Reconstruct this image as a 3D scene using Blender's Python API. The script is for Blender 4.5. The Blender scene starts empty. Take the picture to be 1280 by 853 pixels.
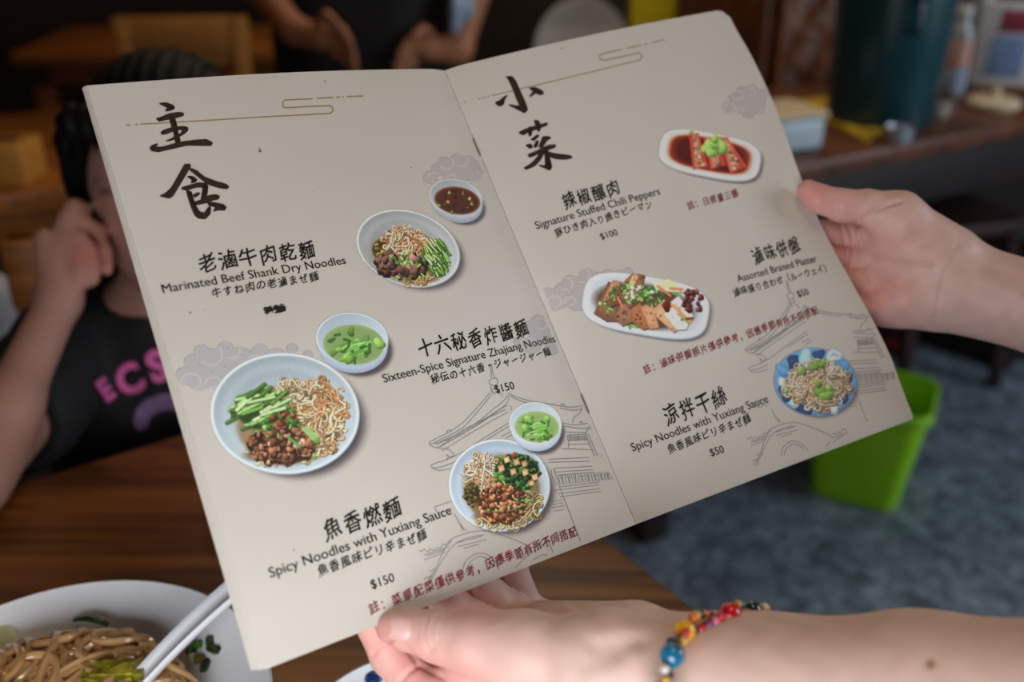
import bpy, bmesh, math, random
import numpy as np
from mathutils import Vector, Matrix
from mathutils.bvhtree import BVHTree

random.seed(4); RNG = np.random.default_rng(4)
SC = bpy.context.scene
COL = SC.collection

# ------------------------------------------------------------------ camera, world, lights, exposure
PITCH = math.radians(26); FPX = 1244.0; CAM = np.array([0, 0, 1.25])
cd = bpy.data.cameras.new('camera'); cam = bpy.data.objects.new('camera', cd); COL.objects.link(cam)
cam.location = CAM; cam.rotation_euler = (math.pi/2 - PITCH, 0, 0)
cd.sensor_width = 36; cd.lens = 36*FPX/1280; cd.clip_start = 0.02
cd.dof.use_dof = True; cd.dof.focus_distance = 0.535; cd.dof.aperture_fstop = 4.0; cd.dof.aperture_blades = 9
SC.camera = cam
SC.view_settings.view_transform = 'Standard'; SC.view_settings.look = 'None'
SC.view_settings.exposure = 0.0; SC.view_settings.gamma = 1.0; SC.view_settings.use_curve_mapping = False

w = bpy.data.worlds.new('world'); SC.world = w; w.use_nodes = True
w.node_tree.nodes['Background'].inputs[0].default_value = (0.75, 0.80, 1.0, 1)
w.node_tree.nodes['Background'].inputs[1].default_value = 0.07

def area(name, loc, target, size, power, color, size_y=None, spread=180):
    l = bpy.data.lights.new(name, 'AREA'); l.energy = power; l.color = color; l.size = size
    if size_y: l.shape = 'RECTANGLE'; l.size_y = size_y
    l.spread = math.radians(spread)
    o = bpy.data.objects.new(name, l); COL.objects.link(o); o.location = loc
    o.rotation_euler = (Vector(target)-Vector(loc)).to_track_quat('-Z', 'Y').to_euler()
    return o
area('window_daylight', (-0.10, -0.22, 0.92), (-0.02, 0.40, 0.70), 0.5, 3.0, (0.92, 0.96, 1.0), 0.5, 120)
area('ceiling_lamp_light', (0.3, 0.3, 2.55), (0.1, 0.6, 0.9), 0.5, 4.0, (1.0, 0.71, 0.44))
area('back_fill_light', (-0.55, 2.45, 2.5), (-0.5, 2.5, 0), 0.5, 3.0, (1.0, 0.68, 0.40))  # added fill without a visible fixture, lifts the white chair at the back
area('counter_fill_light', (0.45, 2.5, 2.5), (0.5, 2.6, 0.6), 0.5, 10.0, (1.0, 0.86, 0.70))  # added fill, no lamp seen here; brightens cartons, chair and counter items
area('right_fill_light', (3.0, 0.8, 1.6), (1.0, 2.0, 0.3), 1.2, 36.0, (0.80, 0.90, 1.0), 1.6)  # unseen cool area light from the right, raised to brighten bin and floor

# ------------------------------------------------------------------ helpers
def lin(c):
    c = np.asarray(c, float)/255.0
    return np.where(c <= .04045, c/12.92, ((c+.055)/1.055)**2.4)
def V(px, py, d):                       # a point seen at pixel (px, py) at depth d in front of the camera
    px = np.asarray(px, float); py = np.asarray(py, float)
    x = (px-640)/FPX*d; y = -(py-426.5)/FPX*d
    s, c = math.sin(PITCH), math.cos(PITCH)
    return np.stack([x, c*d + s*y, -s*d + c*y], -1) + CAM
def project(P):
    Q = np.asarray(P, float)-CAM; s, c = math.sin(PITCH), math.cos(PITCH)
    d = Q[..., 1]*c - Q[..., 2]*s; y = Q[..., 1]*s + Q[..., 2]*c
    return np.stack([640+FPX*Q[..., 0]/d, 426.5-FPX*y/d], -1), d
def onz(px, py, z):
    r = V(px, py, 1.0)-CAM; t = (z-CAM[2])/r[2]
    return CAM + r*t

ORIG = {}
def put(name, verts, faces, mat, parent=None, smooth=True, col=None, label=None, base=None, mats=None, midx=None):
    verts = np.asarray(verts, float).reshape(-1, 3)
    if parent is not None: O = ORIG[parent.name]
    elif base is not None: O = np.asarray(base, float)
    else:
        lo, hi = verts.min(0), verts.max(0); O = np.array([(lo[0]+hi[0])/2, (lo[1]+hi[1])/2, lo[2]])
    me = bpy.data.meshes.new(name)
    if isinstance(faces, np.ndarray): faces = faces.tolist()
    me.from_pydata((verts-O).tolist(), [], faces)
    if smooth: me.polygons.foreach_set('use_smooth', [True]*len(me.polygons))
    if col is not None:
        a = me.color_attributes.new('Col', 'FLOAT_COLOR', 'POINT')
        c = np.ones((len(verts), 4), np.float32); c[:, :col.shape[1]] = col
        a.data.foreach_set('color', c.ravel())
    me.materials.append(mat)
    if mats:
        for m in mats: me.materials.append(m)
        me.polygons.foreach_set('material_index', midx)
    me.update()
    o = bpy.data.objects.new(name, me); COL.objects.link(o)
    if parent is not None: o.parent = parent; ORIG[o.name] = O
    else: o.location = O; ORIG[o.name] = O
    if label: o['label'] = label
    return o
def thing(name, loc, label, cat, group=None):
    o = bpy.data.objects.new(name, None); COL.objects.link(o); o.location = loc; o.empty_display_size = .05
    ORIG[o.name] = np.asarray(loc, float); return tag(o, label, cat, group)
def tag(o, label, cat, group=None):
    o['label'] = label; o['category'] = cat
    if group: o['group'] = group
    return o
def struct(o): o['kind'] = 'structure'; return o
def dup(root, loc, label, rotz=0, group=None):
    r = root.copy(); COL.objects.link(r); r.location = loc; r.rotation_euler = (0, 0, rotz); r['label'] = label
    if group: r['group'] = group
    for ch in list(root.children):
        c = ch.copy(); COL.objects.link(c); c.parent = r
        for g in ch.children:
            d = g.copy(); COL.objects.link(d); d.parent = c
    return r

class MB:
    def __init__(s): s.v = []; s.f = []
    def add(s, v, f):
        n = len(s.v); s.v += [tuple(map(float, p)) for p in v]; s.f += [tuple(int(i)+n for i in q) for q in f]; return s
    def bm(s, bm, M=None):
        if M is not None: bm.transform(M)
        bm.verts.ensure_lookup_table(); bm.verts.index_update()
        s.add([v.co for v in bm.verts], [[v.index for v in f.verts] for f in bm.faces]); bm.free(); return s
    def box(s, c, size, bev=.003, rot=(0, 0, 0), seg=2, taper=None):
        bm = bmesh.new(); bmesh.ops.create_cube(bm, size=1)
        for v in bm.verts:
            k = 1.0
            if taper and v.co.z < 0: k = taper
            v.co = Vector((v.co.x*size[0]*k, v.co.y*size[1]*k, v.co.z*size[2]))
        if bev: bmesh.ops.bevel(bm, geom=bm.edges[:], offset=bev, segments=seg, profile=.5, affect='EDGES')
        from mathutils import Euler
        return s.bm(bm, Matrix.Translation(Vector(c)) @ Euler(rot).to_matrix().to_4x4())
    def lathe(s, prof, c, n=40, M=None):
        v = []; f = []
        for (r, z) in prof:
            for k in range(n):
                a = 2*math.pi*k/n; v.append(Vector((r*math.cos(a), r*math.sin(a), z)))
        m = len(prof)
        for i in range(m-1):
            for k in range(n): f.append((i*n+k, i*n+(k+1) % n, (i+1)*n+(k+1) % n, (i+1)*n+k))
        f.append(tuple(range(n))[::-1]); f.append(tuple((m-1)*n+k for k in range(n)))
        if M is not None: v = [M @ p for p in v]
        return s.add([np.array(p)+np.asarray(c) for p in v], f)
    def tube(s, pts, rad, n=8, flat=None):
        pts = np.asarray(pts, float); m = len(pts)
        rad = np.broadcast_to(np.asarray(rad, float), (m,))
        T = np.gradient(pts, axis=0); T /= np.linalg.norm(T, axis=1)[:, None]+1e-12
        u = np.cross(T[0], (0, 0, 1.0));
        if np.linalg.norm(u) < 1e-3: u = np.cross(T[0], (1.0, 0, 0))
        u /= np.linalg.norm(u); vs = []
        for i in range(m):
            u = u-T[i]*np.dot(u, T[i]); u /= np.linalg.norm(u); b = np.cross(T[i], u)
            for k in range(n):
                a = 2*math.pi*k/n
                vs.append(pts[i]+rad[i]*(math.cos(a)*u+math.sin(a)*b*(flat or 1)))
        f = [(i*n+k, i*n+(k+1) % n, (i+1)*n+(k+1) % n, (i+1)*n+k) for i in range(m-1) for k in range(n)]
        f.append(tuple(range(n))[::-1]); f.append(tuple((m-1)*n+k for k in range(n)))
        return s.add(vs, f)
    def sphere(s, c, r, u=14, v=9):
        bm = bmesh.new(); bmesh.ops.create_uvsphere(bm, u_segments=u, v_segments=v, radius=1)
        r = np.broadcast_to(np.asarray(r, float), (3,))
        for q in bm.verts: q.co = Vector((q.co.x*r[0], q.co.y*r[1], q.co.z*r[2]))
        return s.bm(bm, Matrix.Translation(Vector(c)))
    def rotate(s, c, ang):
        P = np.array(s.v)-np.asarray(c); ca, sa = math.cos(ang), math.sin(ang)
        P = np.stack([P[:, 0]*ca-P[:, 1]*sa, P[:, 0]*sa+P[:, 1]*ca, P[:, 2]], 1)+np.asarray(c)
        s.v = [tuple(p) for p in P]; return s
    def put(s, name, mat, parent=None, smooth=True, **k):
        o = put(name, s.v, s.f, mat, parent, smooth, **k)
        if smooth:
            for e in ():
                pass
            try: o.data.set_sharp_from_angle(angle=math.radians(35))
            except Exception: pass
        return o

def catmull(P, n=8, closed=False):
    P = np.asarray(P, float); m = len(P); out = []
    for i in range(m if closed else m-1):
        if closed: a, b, c, d = P[(i-1) % m], P[i], P[(i+1) % m], P[(i+2) % m]
        else: a, b, c, d = P[max(i-1, 0)], P[i], P[i+1], P[min(i+2, m-1)]
        for t in np.arange(n)/n:
            out.append(.5*((2*b)+(c-a)*t+(2*a-5*b+4*c-d)*t*t+(3*b-a-3*c+d)*t**3))
    if not closed: out.append(P[-1])
    return np.array(out)

# ------------------------------------------------------------------ materials
def newmat(name):
    m = bpy.data.materials.new(name); m.use_nodes = True
    return m, m.node_tree.nodes, m.node_tree.links, m.node_tree.nodes['Principled BSDF']
def mat(name, rgb, rough=.5, var=.12, scale=40, metal=0, spec=.5, bump=0, sss=0, trans=0, coat=0, emit=None):
    m, N, L, b = newmat(name); c = lin(rgb)
    tc = N.new('ShaderNodeTexCoord'); no = N.new('ShaderNodeTexNoise'); no.inputs['Scale'].default_value = scale
    no.inputs['Detail'].default_value = 4; L.new(tc.outputs['Object'], no.inputs['Vector'])
    r = N.new('ShaderNodeValToRGB'); L.new(no.outputs['Fac'], r.inputs['Fac'])
    r.color_ramp.elements[0].position = .3; r.color_ramp.elements[1].position = .7
    r.color_ramp.elements[0].color = (*np.clip(c*(1-var), 0, 1), 1); r.color_ramp.elements[1].color = (*np.clip(c*(1+var), 0, 1), 1)
    L.new(r.outputs['Color'], b.inputs['Base Color'])
    b.inputs['Roughness'].default_value = rough; b.inputs['Metallic'].default_value = metal
    b.inputs['Specular IOR Level'].default_value = spec
    b.inputs['Transmission Weight'].default_value = trans; b.inputs['Coat Weight'].default_value = coat
    if sss:
        b.inputs['Subsurface Weight'].default_value = sss; b.inputs['Subsurface Radius'].default_value = (.008, .003, .0015)
        b.inputs['Subsurface Scale'].default_value = 1.0
    if bump:
        bp = N.new('ShaderNodeBump'); bp.inputs['Strength'].default_value = bump; bp.inputs['Distance'].default_value = .002
        L.new(no.outputs['Fac'], bp.inputs['Height']); L.new(bp.outputs['Normal'], b.inputs['Normal'])
    return m
def wood(name, c0, c1, rough=.45, ang=0, scale=1.0):
    m, N, L, b = newmat(name)
    tc = N.new('ShaderNodeTexCoord'); mp = N.new('ShaderNodeMapping'); L.new(tc.outputs['Object'], mp.inputs['Vector'])
    mp.inputs['Rotation'].default_value = (0, 0, -ang); mp.inputs['Scale'].default_value = (2.0*scale, 22*scale, 22*scale)
    no = N.new('ShaderNodeTexNoise'); no.inputs['Scale'].default_value = 1.6; no.inputs['Detail'].default_value = 7; no.inputs['Distortion'].default_value = 1.2
    L.new(mp.outputs['Vector'], no.inputs['Vector'])
    r = N.new('ShaderNodeValToRGB'); L.new(no.outputs['Fac'], r.inputs['Fac'])
    r.color_ramp.elements[0].position = .32; r.color_ramp.elements[1].position = .68
    r.color_ramp.elements[0].color = (*lin(c0), 1); r.color_ramp.elements[1].color = (*lin(c1), 1)
    L.new(r.outputs['Color'], b.inputs['Base Color']); b.inputs['Roughness'].default_value = rough
    bp = N.new('ShaderNodeBump'); bp.inputs['Strength'].default_value = .15; bp.inputs['Distance'].default_value = .001
    L.new(no.outputs['Fac'], bp.inputs['Height']); L.new(bp.outputs['Normal'], b.inputs['Normal'])
    return m
def colmat(name, rough=.5, alpha=False, sss=0, spec=.5, bump=0, bscale=400):
    m, N, L, b = newmat(name)
    a = N.new('ShaderNodeVertexColor'); a.layer_name = 'Col'
    L.new(a.outputs['Color'], b.inputs['Base Color']); b.inputs['Roughness'].default_value = rough
    b.inputs['Specular IOR Level'].default_value = spec
    if alpha: L.new(a.outputs['Alpha'], b.inputs['Alpha'])
    if sss:
        b.inputs['Subsurface Weight'].default_value = sss; b.inputs['Subsurface Radius'].default_value = (.008, .003, .0015)
        b.inputs['Subsurface Scale'].default_value = 1.0
    if bump:
        tc = N.new('ShaderNodeTexCoord'); no = N.new('ShaderNodeTexNoise'); no.inputs['Scale'].default_value = bscale
        L.new(tc.outputs['Object'], no.inputs['Vector']); bp = N.new('ShaderNodeBump'); bp.inputs['Strength'].default_value = bump
        bp.inputs['Distance'].default_value = .001; L.new(no.outputs['Fac'], bp.inputs['Height']); L.new(bp.outputs['Normal'], b.inputs['Normal'])
    return m

TABLE_ANG = math.radians(35)
M_tab = wood('table_wood', (84, 47, 18), (162, 101, 42), .38, TABLE_ANG)
M_dark = wood('dark_wood', (22, 13, 10), (40, 23, 16), .55)
M_orange = wood('orange_wood', (120, 66, 18), (176, 104, 36), .45)
M_carved = mat('carved_brown_wood', (112, 62, 28), .5, .5, 14, bump=.5)
M_print = colmat('menu_print', .62, True, spec=.25)
M_skin = colmat('skin', .5, sss=.12, spec=.35, bump=.10, bscale=700)
M_body = colmat('skin_far', .55, spec=.35)
M_hair = mat('black_hair', (13, 10, 10), .6, .3, 90, spec=.2)
M_black = mat('black_cotton', (15, 14, 18), .85, .25, 60)
M_white = mat('white_porcelain', (240, 241, 244), .18, .03, 30, spec=.5)
M_spoonw = mat('white_melamine', (234, 234, 237), .3, .03, 30)

# ------------------------------------------------------------------ the room
def floor_mat():
    m, N, L, b = newmat('terrazzo')
    tc = N.new('ShaderNodeTexCoord')
    vo = N.new('ShaderNodeTexVoronoi'); vo.inputs['Scale'].default_value = 70; L.new(tc.outputs['Object'], vo.inputs['Vector'])
    no = N.new('ShaderNodeTexNoise'); no.inputs['Scale'].default_value = 26; no.inputs['Detail'].default_value = 5; L.new(tc.outputs['Object'], no.inputs['Vector'])
    r1 = N.new('ShaderNodeValToRGB'); L.new(vo.outputs['Color'], r1.inputs['Fac'])
    r1.color_ramp.elements[0].color = (*lin((84, 96, 110)), 1); r1.color_ramp.elements[1].color = (*lin((150, 164, 178)), 1)
    r2 = N.new('ShaderNodeValToRGB'); L.new(no.outputs['Fac'], r2.inputs['Fac'])
    r2.color_ramp.elements[0].position = .35; r2.color_ramp.elements[1].position = .65
    r2.color_ramp.elements[0].color = (.45, .46, .48, 1); r2.color_ramp.elements[1].color = (1, 1, 1, 1)
    mx = N.new('ShaderNodeMix'); mx.data_type = 'RGBA'; mx.blend_type = 'MULTIPLY'; mx.inputs['Factor'].default_value = 1
    L.new(r1.outputs['Color'], mx.inputs['A']); L.new(r2.outputs['Color'], mx.inputs['B']); L.new(mx.outputs['Result'], b.inputs['Base Color'])
    b.inputs['Roughness'].default_value = .45
    return m
struct(MB().box((0, 1.2, -.03), (7, 5.4, .06), 0).put('floor', floor_mat(), smooth=False))
struct(MB().box((0, 3.75, 1.4), (7, .1, 2.8), 0).put('wall_back', wood('wall_panelling', (30, 19, 12), (48, 30, 18), .6, math.pi/2), smooth=False))
struct(MB().box((-3.45, 1.2, 1.4), (.1, 5.0, 2.8), 0).put('wall_left', mat('brown_wall', (52, 36, 24), .7), smooth=False))
struct(MB().box((0, 1.2, 2.85), (7, 5.4, .1), 0).put('ceiling', mat('ceiling_paint', (70, 60, 52), .8), smooth=False))
struct(MB().box((0, 3.69, .06), (6.8, .02, .12), .003).put('baseboard_back', M_dark, smooth=False))

# ------------------------------------------------------------------ implicit surfaces (bodies and hands)
def surface_nets(F, lo, h):
    nx, ny, nz = F.shape; S = F < 0
    C = (nx-1, ny-1, nz-1); acc = np.zeros(C+(3,), np.float32); cnt = np.zeros(C, np.int16)
    cor = [(i, j, k) for i in (0, 1) for j in (0, 1) for k in (0, 1)]
    def sl(o): return tuple(slice(o[a], o[a]+C[a]) for a in range(3))
    any_ = np.zeros(C, bool); all_ = np.ones(C, bool)
    for c in cor: any_ |= S[sl(c)]; all_ &= S[sl(c)]
    act = np.argwhere(any_ & ~all_)
    idx = -np.ones(C, np.int64); idx[tuple(act.T)] = np.arange(len(act))
    vp = np.zeros((len(act), 3)); vc = np.zeros(len(act))
    for a in cor:
        for ax in range(3):
            if a[ax]: continue
            b = list(a); b[ax] = 1
            fa = F[tuple((act+np.array(a)).T)]; fb = F[tuple((act+np.array(b)).T)]
            m = (fa < 0) != (fb < 0); t = np.where(m, fa/(fa-fb+1e-12), 0)
            p = np.tile(np.array(a, float), (len(act), 1)); p[:, ax] += t
            vp += p*m[:, None]; vc += m
    verts = (act+vp/np.maximum(vc, 1)[:, None])*h+lo
    faces = []
    for ax in range(3):
        o = [1, 1, 1]; o[ax] = 0
        A = S[:, :, :]; sh = [slice(1, -1)]*3; sh[ax] = slice(0, -1)
        a0 = S[tuple(sh)]; sh2 = list(sh); sh2[ax] = slice(1, None); a1 = S[tuple(sh2)]
        E = np.argwhere(a0 != a1); sgn = a0[tuple(E.T)]
        base = E.copy()
        for q in range(3):
            if q != ax: base[:, q] += 1
        u, v = [(1, 2), (2, 0), (0, 1)][ax]
        def cell(du, dv):
            c = base.copy(); c[:, u] += du; c[:, v] += dv; return idx[tuple(c.T)]
        q = np.stack([cell(-1, -1), cell(0, -1), cell(0, 0), cell(-1, 0)], 1)
        q[~sgn] = q[~sgn][:, ::-1]
        faces.append(q)
    f = np.concatenate(faces); f = f[(f >= 0).all(1)]
    return verts, f
class SDF:
    def __init__(s, lo, hi, h):
        s.lo = np.asarray(lo, float); s.h = h; s.n = np.ceil((np.asarray(hi)-s.lo)/h).astype(int)+1
        s.F = np.full(tuple(s.n), 1.0, np.float32)
    def _sub(s, lo, hi):
        a = np.clip(np.floor((lo-s.lo)/s.h).astype(int), 0, s.n-1); b = np.clip(np.ceil((hi-s.lo)/s.h).astype(int)+1, 1, s.n)
        ax = [(np.arange(a[i], b[i])*s.h+s.lo[i]).astype(np.float32) for i in range(3)]
        return tuple(slice(a[i], b[i]) for i in range(3)), np.meshgrid(*ax, indexing='ij', sparse=True)
    def _mix(s, sl, d, k):
        f = s.F[sl]
        if k > 0:
            hh = np.maximum(k-np.abs(f-d), 0)/k; s.F[sl] = np.minimum(f, d)-hh*hh*k*.25
        else: s.F[sl] = np.minimum(f, d)
    def cap(s, a, b, ra, rb, k=.006):
        a = np.asarray(a, float); b = np.asarray(b, float); R = max(ra, rb)+k+4*s.h
        sl, (X, Y, Z) = s._sub(np.minimum(a, b)-R, np.maximum(a, b)+R)
        d = b-a; L2 = d@d+1e-12
        t = np.clip(((X-a[0])*d[0]+(Y-a[1])*d[1]+(Z-a[2])*d[2])/L2, 0, 1)
        D = np.sqrt((X-a[0]-t*d[0])**2+(Y-a[1]-t*d[1])**2+(Z-a[2]-t*d[2])**2)-(ra+(rb-ra)*t)
        s._mix(sl, D, k)
    def chain(s, P, k=.004):
        for (a, ra), (b, rb) in zip(P[:-1], P[1:]): s.cap(a, b, ra, rb, k)
    def ell(s, c, r, k=.01, R=None):
        c = np.asarray(c, float); r = np.broadcast_to(np.asarray(r, float), (3,)); m = r.max()+k+4*s.h
        sl, (X, Y, Z) = s._sub(c-m, c+m)
        X, Y, Z = X-c[0], Y-c[1], Z-c[2]
        if R is not None:
            X, Y, Z = (R[0][0]*X+R[0][1]*Y+R[0][2]*Z, R[1][0]*X+R[1][1]*Y+R[1][2]*Z, R[2][0]*X+R[2][1]*Y+R[2][2]*Z)
        q = np.sqrt((X/r[0])**2+(Y/r[1])**2+(Z/r[2])**2)
        q2 = np.sqrt((X/r[0]**2)**2+(Y/r[1]**2)**2+(Z/r[2]**2)**2)+1e-9
        s._mix(sl, q*(q-1)/q2, k)
    def cutball(s, c, r):
        c = np.asarray(c, float); sl, (X, Y, Z) = s._sub(c-r-.02, c+r+.02)
        s.F[sl] = np.maximum(s.F[sl], r-np.sqrt((X-c[0])**2+(Y-c[1])**2+(Z-c[2])**2))
    def mesh(s, relax=2):
        F = s.F; F[0] = F[-1] = 1; F[:, 0] = F[:, -1] = 1; F[:, :, 0] = F[:, :, -1] = 1
        v, f = surface_nets(F, s.lo, s.h)
        e = np.concatenate([f[:, [i, (i+1) % 4]] for i in range(4)])
        for _ in range(relax):
            sm = np.zeros_like(v); n = np.zeros(len(v))
            np.add.at(sm, e[:, 0], v[e[:, 1]]); np.add.at(n, e[:, 0], 1)
            v = v*.5+.5*sm/np.maximum(n, 1)[:, None]
        return v, f
def vnormals(v, f):
    n = np.cross(v[f[:, 2]]-v[f[:, 0]], v[f[:, 3]]-v[f[:, 1]]); N = np.zeros_like(v)
    for i in range(4): np.add.at(N, f[:, i], n)
    return N/(np.linalg.norm(N, axis=1)[:, None]+1e-12)
def segdist(P, line):
    line = np.asarray(line, float); D = np.full(len(P), 1e9)
    for a, b in zip(line[:-1], line[1:]):
        d = b-a; t = np.clip(((P-a)@d)/(d@d+1e-9), 0, 1); D = np.minimum(D, np.linalg.norm(P-a-t[:, None]*d, axis=1))
    return D
def join_sdf(A, B, k):                   # smooth union of two fields on one grid
    hh = np.maximum(k-np.abs(A-B), 0)/k
    return np.minimum(A, B)-hh*hh*k*.25

# ------------------------------------------------------------------ the menu: two A4 pages meeting at a stapled spine
LC = [V(108, 107, .496), V(557, 86, .608), V(797, 655, .546), V(330, 838, .435)]       # left page TL, TR(spine), BR(spine), BL
RC = [V(557, 86, .608), V(908, 11, .684), V(1141, 519, .623), V(797, 655, .546)]
def normal(C): n = np.cross(C[2]-C[0], C[1]-C[3]); n /= np.linalg.norm(n); return n if (CAM-C[0])@n > 0 else -n
NL, NR = normal(LC), normal(RC)
def surf(side, u, v, off=0.0):
    u = np.asarray(u, float); v = np.asarray(v, float)
    C = LC if side == 'L' else RC; n = NL if side == 'L' else NR
    uu, vv = u[..., None], v[..., None]
    P = (1-uu)*(1-vv)*C[0]+uu*(1-vv)*C[1]+uu*vv*C[2]+(1-uu)*vv*C[3]
    d = (1-u) if side == 'L' else u                      # distance from the spine
    bow = .0035*np.sin(np.pi*np.clip(d, 0, 1)) - .0018*np.exp(-(d/.03)**2)
    if side == 'R':
        e = C[1]-C[0]; e = e/np.linalg.norm(e); win = np.clip(u, 0, 1)**3*np.clip(np.minimum(v/.10, (1-v)/.12), 0, 1)
        P = P+e*(.0033*np.cos(2*np.pi*(v-.2)/.66)*win)[..., None]
    return P+n*(bow+off)[..., None]
def inv(side, px, py):
    px = np.asarray(px, float); py = np.asarray(py, float)
    u = np.full(px.shape, .5); v = np.full(px.shape, .5); T = np.stack([px, py], -1)
    for _ in range(14):
        p0 = project(surf(side, u, v))[0]; pu = project(surf(side, u+1e-4, v))[0]; pv = project(surf(side, u, v+1e-4))[0]
        a = (pu-p0)/1e-4; b = (pv-p0)/1e-4; r = T-p0
        det = a[..., 0]*b[..., 1]-a[..., 1]*b[..., 0]; det = np.where(np.abs(det) < 1e-6, 1e-6, det)
        u = np.clip(u+np.clip((r[..., 0]*b[..., 1]-r[..., 1]*b[..., 0])/det, -.5, .5), -.6, 1.6)
        v = np.clip(v+np.clip((a[..., 0]*r[..., 1]-a[..., 1]*r[..., 0])/det, -.5, .5), -.6, 1.6)
    return u, v
def menu_depth(px, py):
    u, v = inv('L', px, py)
    if u <= 1: return float(project(surf('L', u, v))[1])
    u, v = inv('R', px, py); return float(project(surf('R', u, v))[1])

def paper_mat():
    m, N, L, b = newmat('worn_paper')
    tc = N.new('ShaderNodeTexCoord'); no = N.new('ShaderNodeTexNoise'); no.inputs['Scale'].default_value = 9; no.inputs['Detail'].default_value = 8
    L.new(tc.outputs['Object'], no.inputs['Vector'])
    r = N.new('ShaderNodeValToRGB'); L.new(no.outputs['Fac'], r.inputs['Fac'])
    r.color_ramp.elements[0].position = .25; r.color_ramp.elements[1].position = .6
    r.color_ramp.elements[0].color = (.68, .62, .54, 1); r.color_ramp.elements[1].color = (*PAPER, 1)
    L.new(r.outputs['Color'], b.inputs['Base Color']); b.inputs['Roughness'].default_value = .55; b.inputs['Specular IOR Level'].default_value = .3
    return m
PAPER = np.array([.73, .685, .620])
M_paper = paper_mat()
M_edge = mat('paper_edge', (205, 200, 192), .7, .1, 300)
menu = thing('menu_booklet', (LC[0]+RC[1]+LC[3]+RC[2])/4, 'open worn cream restaurant menu with food photos held up by two hands above the table', 'menu')
def sheet(name, side, off, thick, nu=48, nv=64, grow=None, label=None, corner=False):
    U, W = np.meshgrid(np.linspace(0, 1, nu), np.linspace(0, 1, nv), indexing='ij')
    V2 = W.copy(); U2 = U.copy()
    if grow: U2, V2 = grow(U, W)
    if corner: V2 = np.maximum(V2, np.clip((U2-.965)/.035, 0, 1)**2*.022)
    A = surf(side, U2, V2, np.full(U.shape, off)); B = surf(side, U2, V2, np.full(U.shape, off-thick))
    v = np.concatenate([A.reshape(-1, 3), B.reshape(-1, 3)]); n = nu*nv; I = np.arange(n).reshape(nu, nv)
    f = []
    for i in range(nu-1):
        for j in range(nv-1):
            a, b_, c, d = I[i, j], I[i+1, j], I[i+1, j+1], I[i, j+1]
            f.append((a, d, c, b_)); f.append((a+n, b_+n, c+n, d+n))
    ring = list(I[:, 0])+list(I[-1, 1:])+list(I[-2::-1, -1])+list(I[0, -2:0:-1])
    k = len(ring)
    nf = len(f)
    for i in range(k):
        a, b_ = ring[i], ring[(i+1) % k]; f.append((a, b_, b_+n, a+n))
    o = put(name, v, f, M_paper, menu, label=label, mats=[M_edge], midx=[0]*nf+[1]*k)
    o.data.set_sharp_from_angle(angle=math.radians(50))
    return o
page_l = sheet('page', 'L', 0, .0003, label='cream page of noodle dishes headed by two large characters')
page_r = sheet('page', 'R', 0, .0003, label='cream page of side dishes headed by two large characters', corner=True)
for k in range(1, 4):
    sheet('under_sheet', 'L', -.0007*k, .0003, 20, 24, grow=lambda U, W, k=k: (U-(1-U)*(.004+.0045*k*(0.35+W)), W-.002*k*W*(1-U)))
    if k < 3: sheet('under_sheet', 'R', -.0007*k, .0003, 20, 24, grow=lambda U, W, k=k: (U, W+.004*k*W*U), corner=True)

# --- flat printing on the pages
def pmat(name, alb): 
    m, N, L, b = newmat(name); b.inputs['Base Color'].default_value = (*alb, 1); b.inputs['Roughness'].default_value = .6; b.inputs['Specular IOR Level'].default_value = .25
    return m
M_ink = pmat('black_ink', (.018, .015, .013)); M_brownink = pmat('brown_black_ink', (.035, .024, .016))
M_red = pmat('red_ink', (.36, .035, .06)); M_gold = pmat('gold_ink', (.42, .25, .10)); M_grey = pmat('grey_ink', (.30, .285, .29))
def page_of(side): return page_l if side == 'L' else page_r
def poly_print(name, side, polys, m, off=.0002, label=None, smooth_n=1):
    v = []; f = []
    for P in polys:
        P = np.asarray(P, float)
        for _ in range(smooth_n):
            Q = np.roll(P, -1, 0); P = np.stack([.87*P+.13*Q, .13*P+.87*Q], 1).reshape(-1, 2)
        u, w_ = inv(side, P[:, 0], P[:, 1]); n = len(v)
        v += list(surf(side, u, w_, np.full(u.shape, off))); f.append(tuple(range(n, n+len(P))))
    return put(name, v, f, m, page_of(side), False, label=label)
def ribbon_print(name, side, lines, wpx, m, off=.00012, uvshift=None, toside=None, label=None):
    v = []; f = []; side2 = toside or side
    for P in lines:
        P = np.asarray(P, float)
        T = np.gradient(P, axis=0); T /= np.linalg.norm(T, axis=1)[:, None]+1e-9; Nn = np.stack([-T[:, 1], T[:, 0]], 1)
        A = P+Nn*wpx/2; B = P-Nn*wpx/2
        ua, va = inv(side, A[:, 0], A[:, 1]); ub, vb = inv(side, B[:, 0], B[:, 1])
        if uvshift is not None: ua, ub, va, vb = ua+uvshift[0], ub+uvshift[0], va+uvshift[1], vb+uvshift[1]
        a = surf(side2, ua, va, np.full(ua.shape, off)); b = surf(side2, ub, vb, np.full(ub.shape, off)); n = len(v)
        for i in range(len(P)): v += [a[i], b[i]]
        for i in range(len(P)-1):
            us = [ua[i], ub[i], ua[i+1], ub[i+1]]; vs = [va[i], vb[i], va[i+1], vb[i+1]]
            if max(us) > .995 or min(us) < .005 or max(vs) > .995: continue
            f.append((n+2*i, n+2*i+1, n+2*i+3, n+2*i+2))
    return put(name, v, f, m, page_of(side2), False, label=label)
def text_mesh(body, offset=0.0):
    c = bpy.data.curves.new('t', 'FONT'); c.body = body; c.size = 1; c.resolution_u = 3; c.offset = offset
    o = bpy.data.objects.new('t', c); me = o.to_mesh()
    v = np.array([p.co[:2] for p in me.vertices]); f = [tuple(p.vertices) for p in me.polygons]
    o.to_mesh_clear(); bpy.data.objects.remove(o); bpy.data.curves.remove(c)
    return v, f
PW, PH = .21, .297
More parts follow.
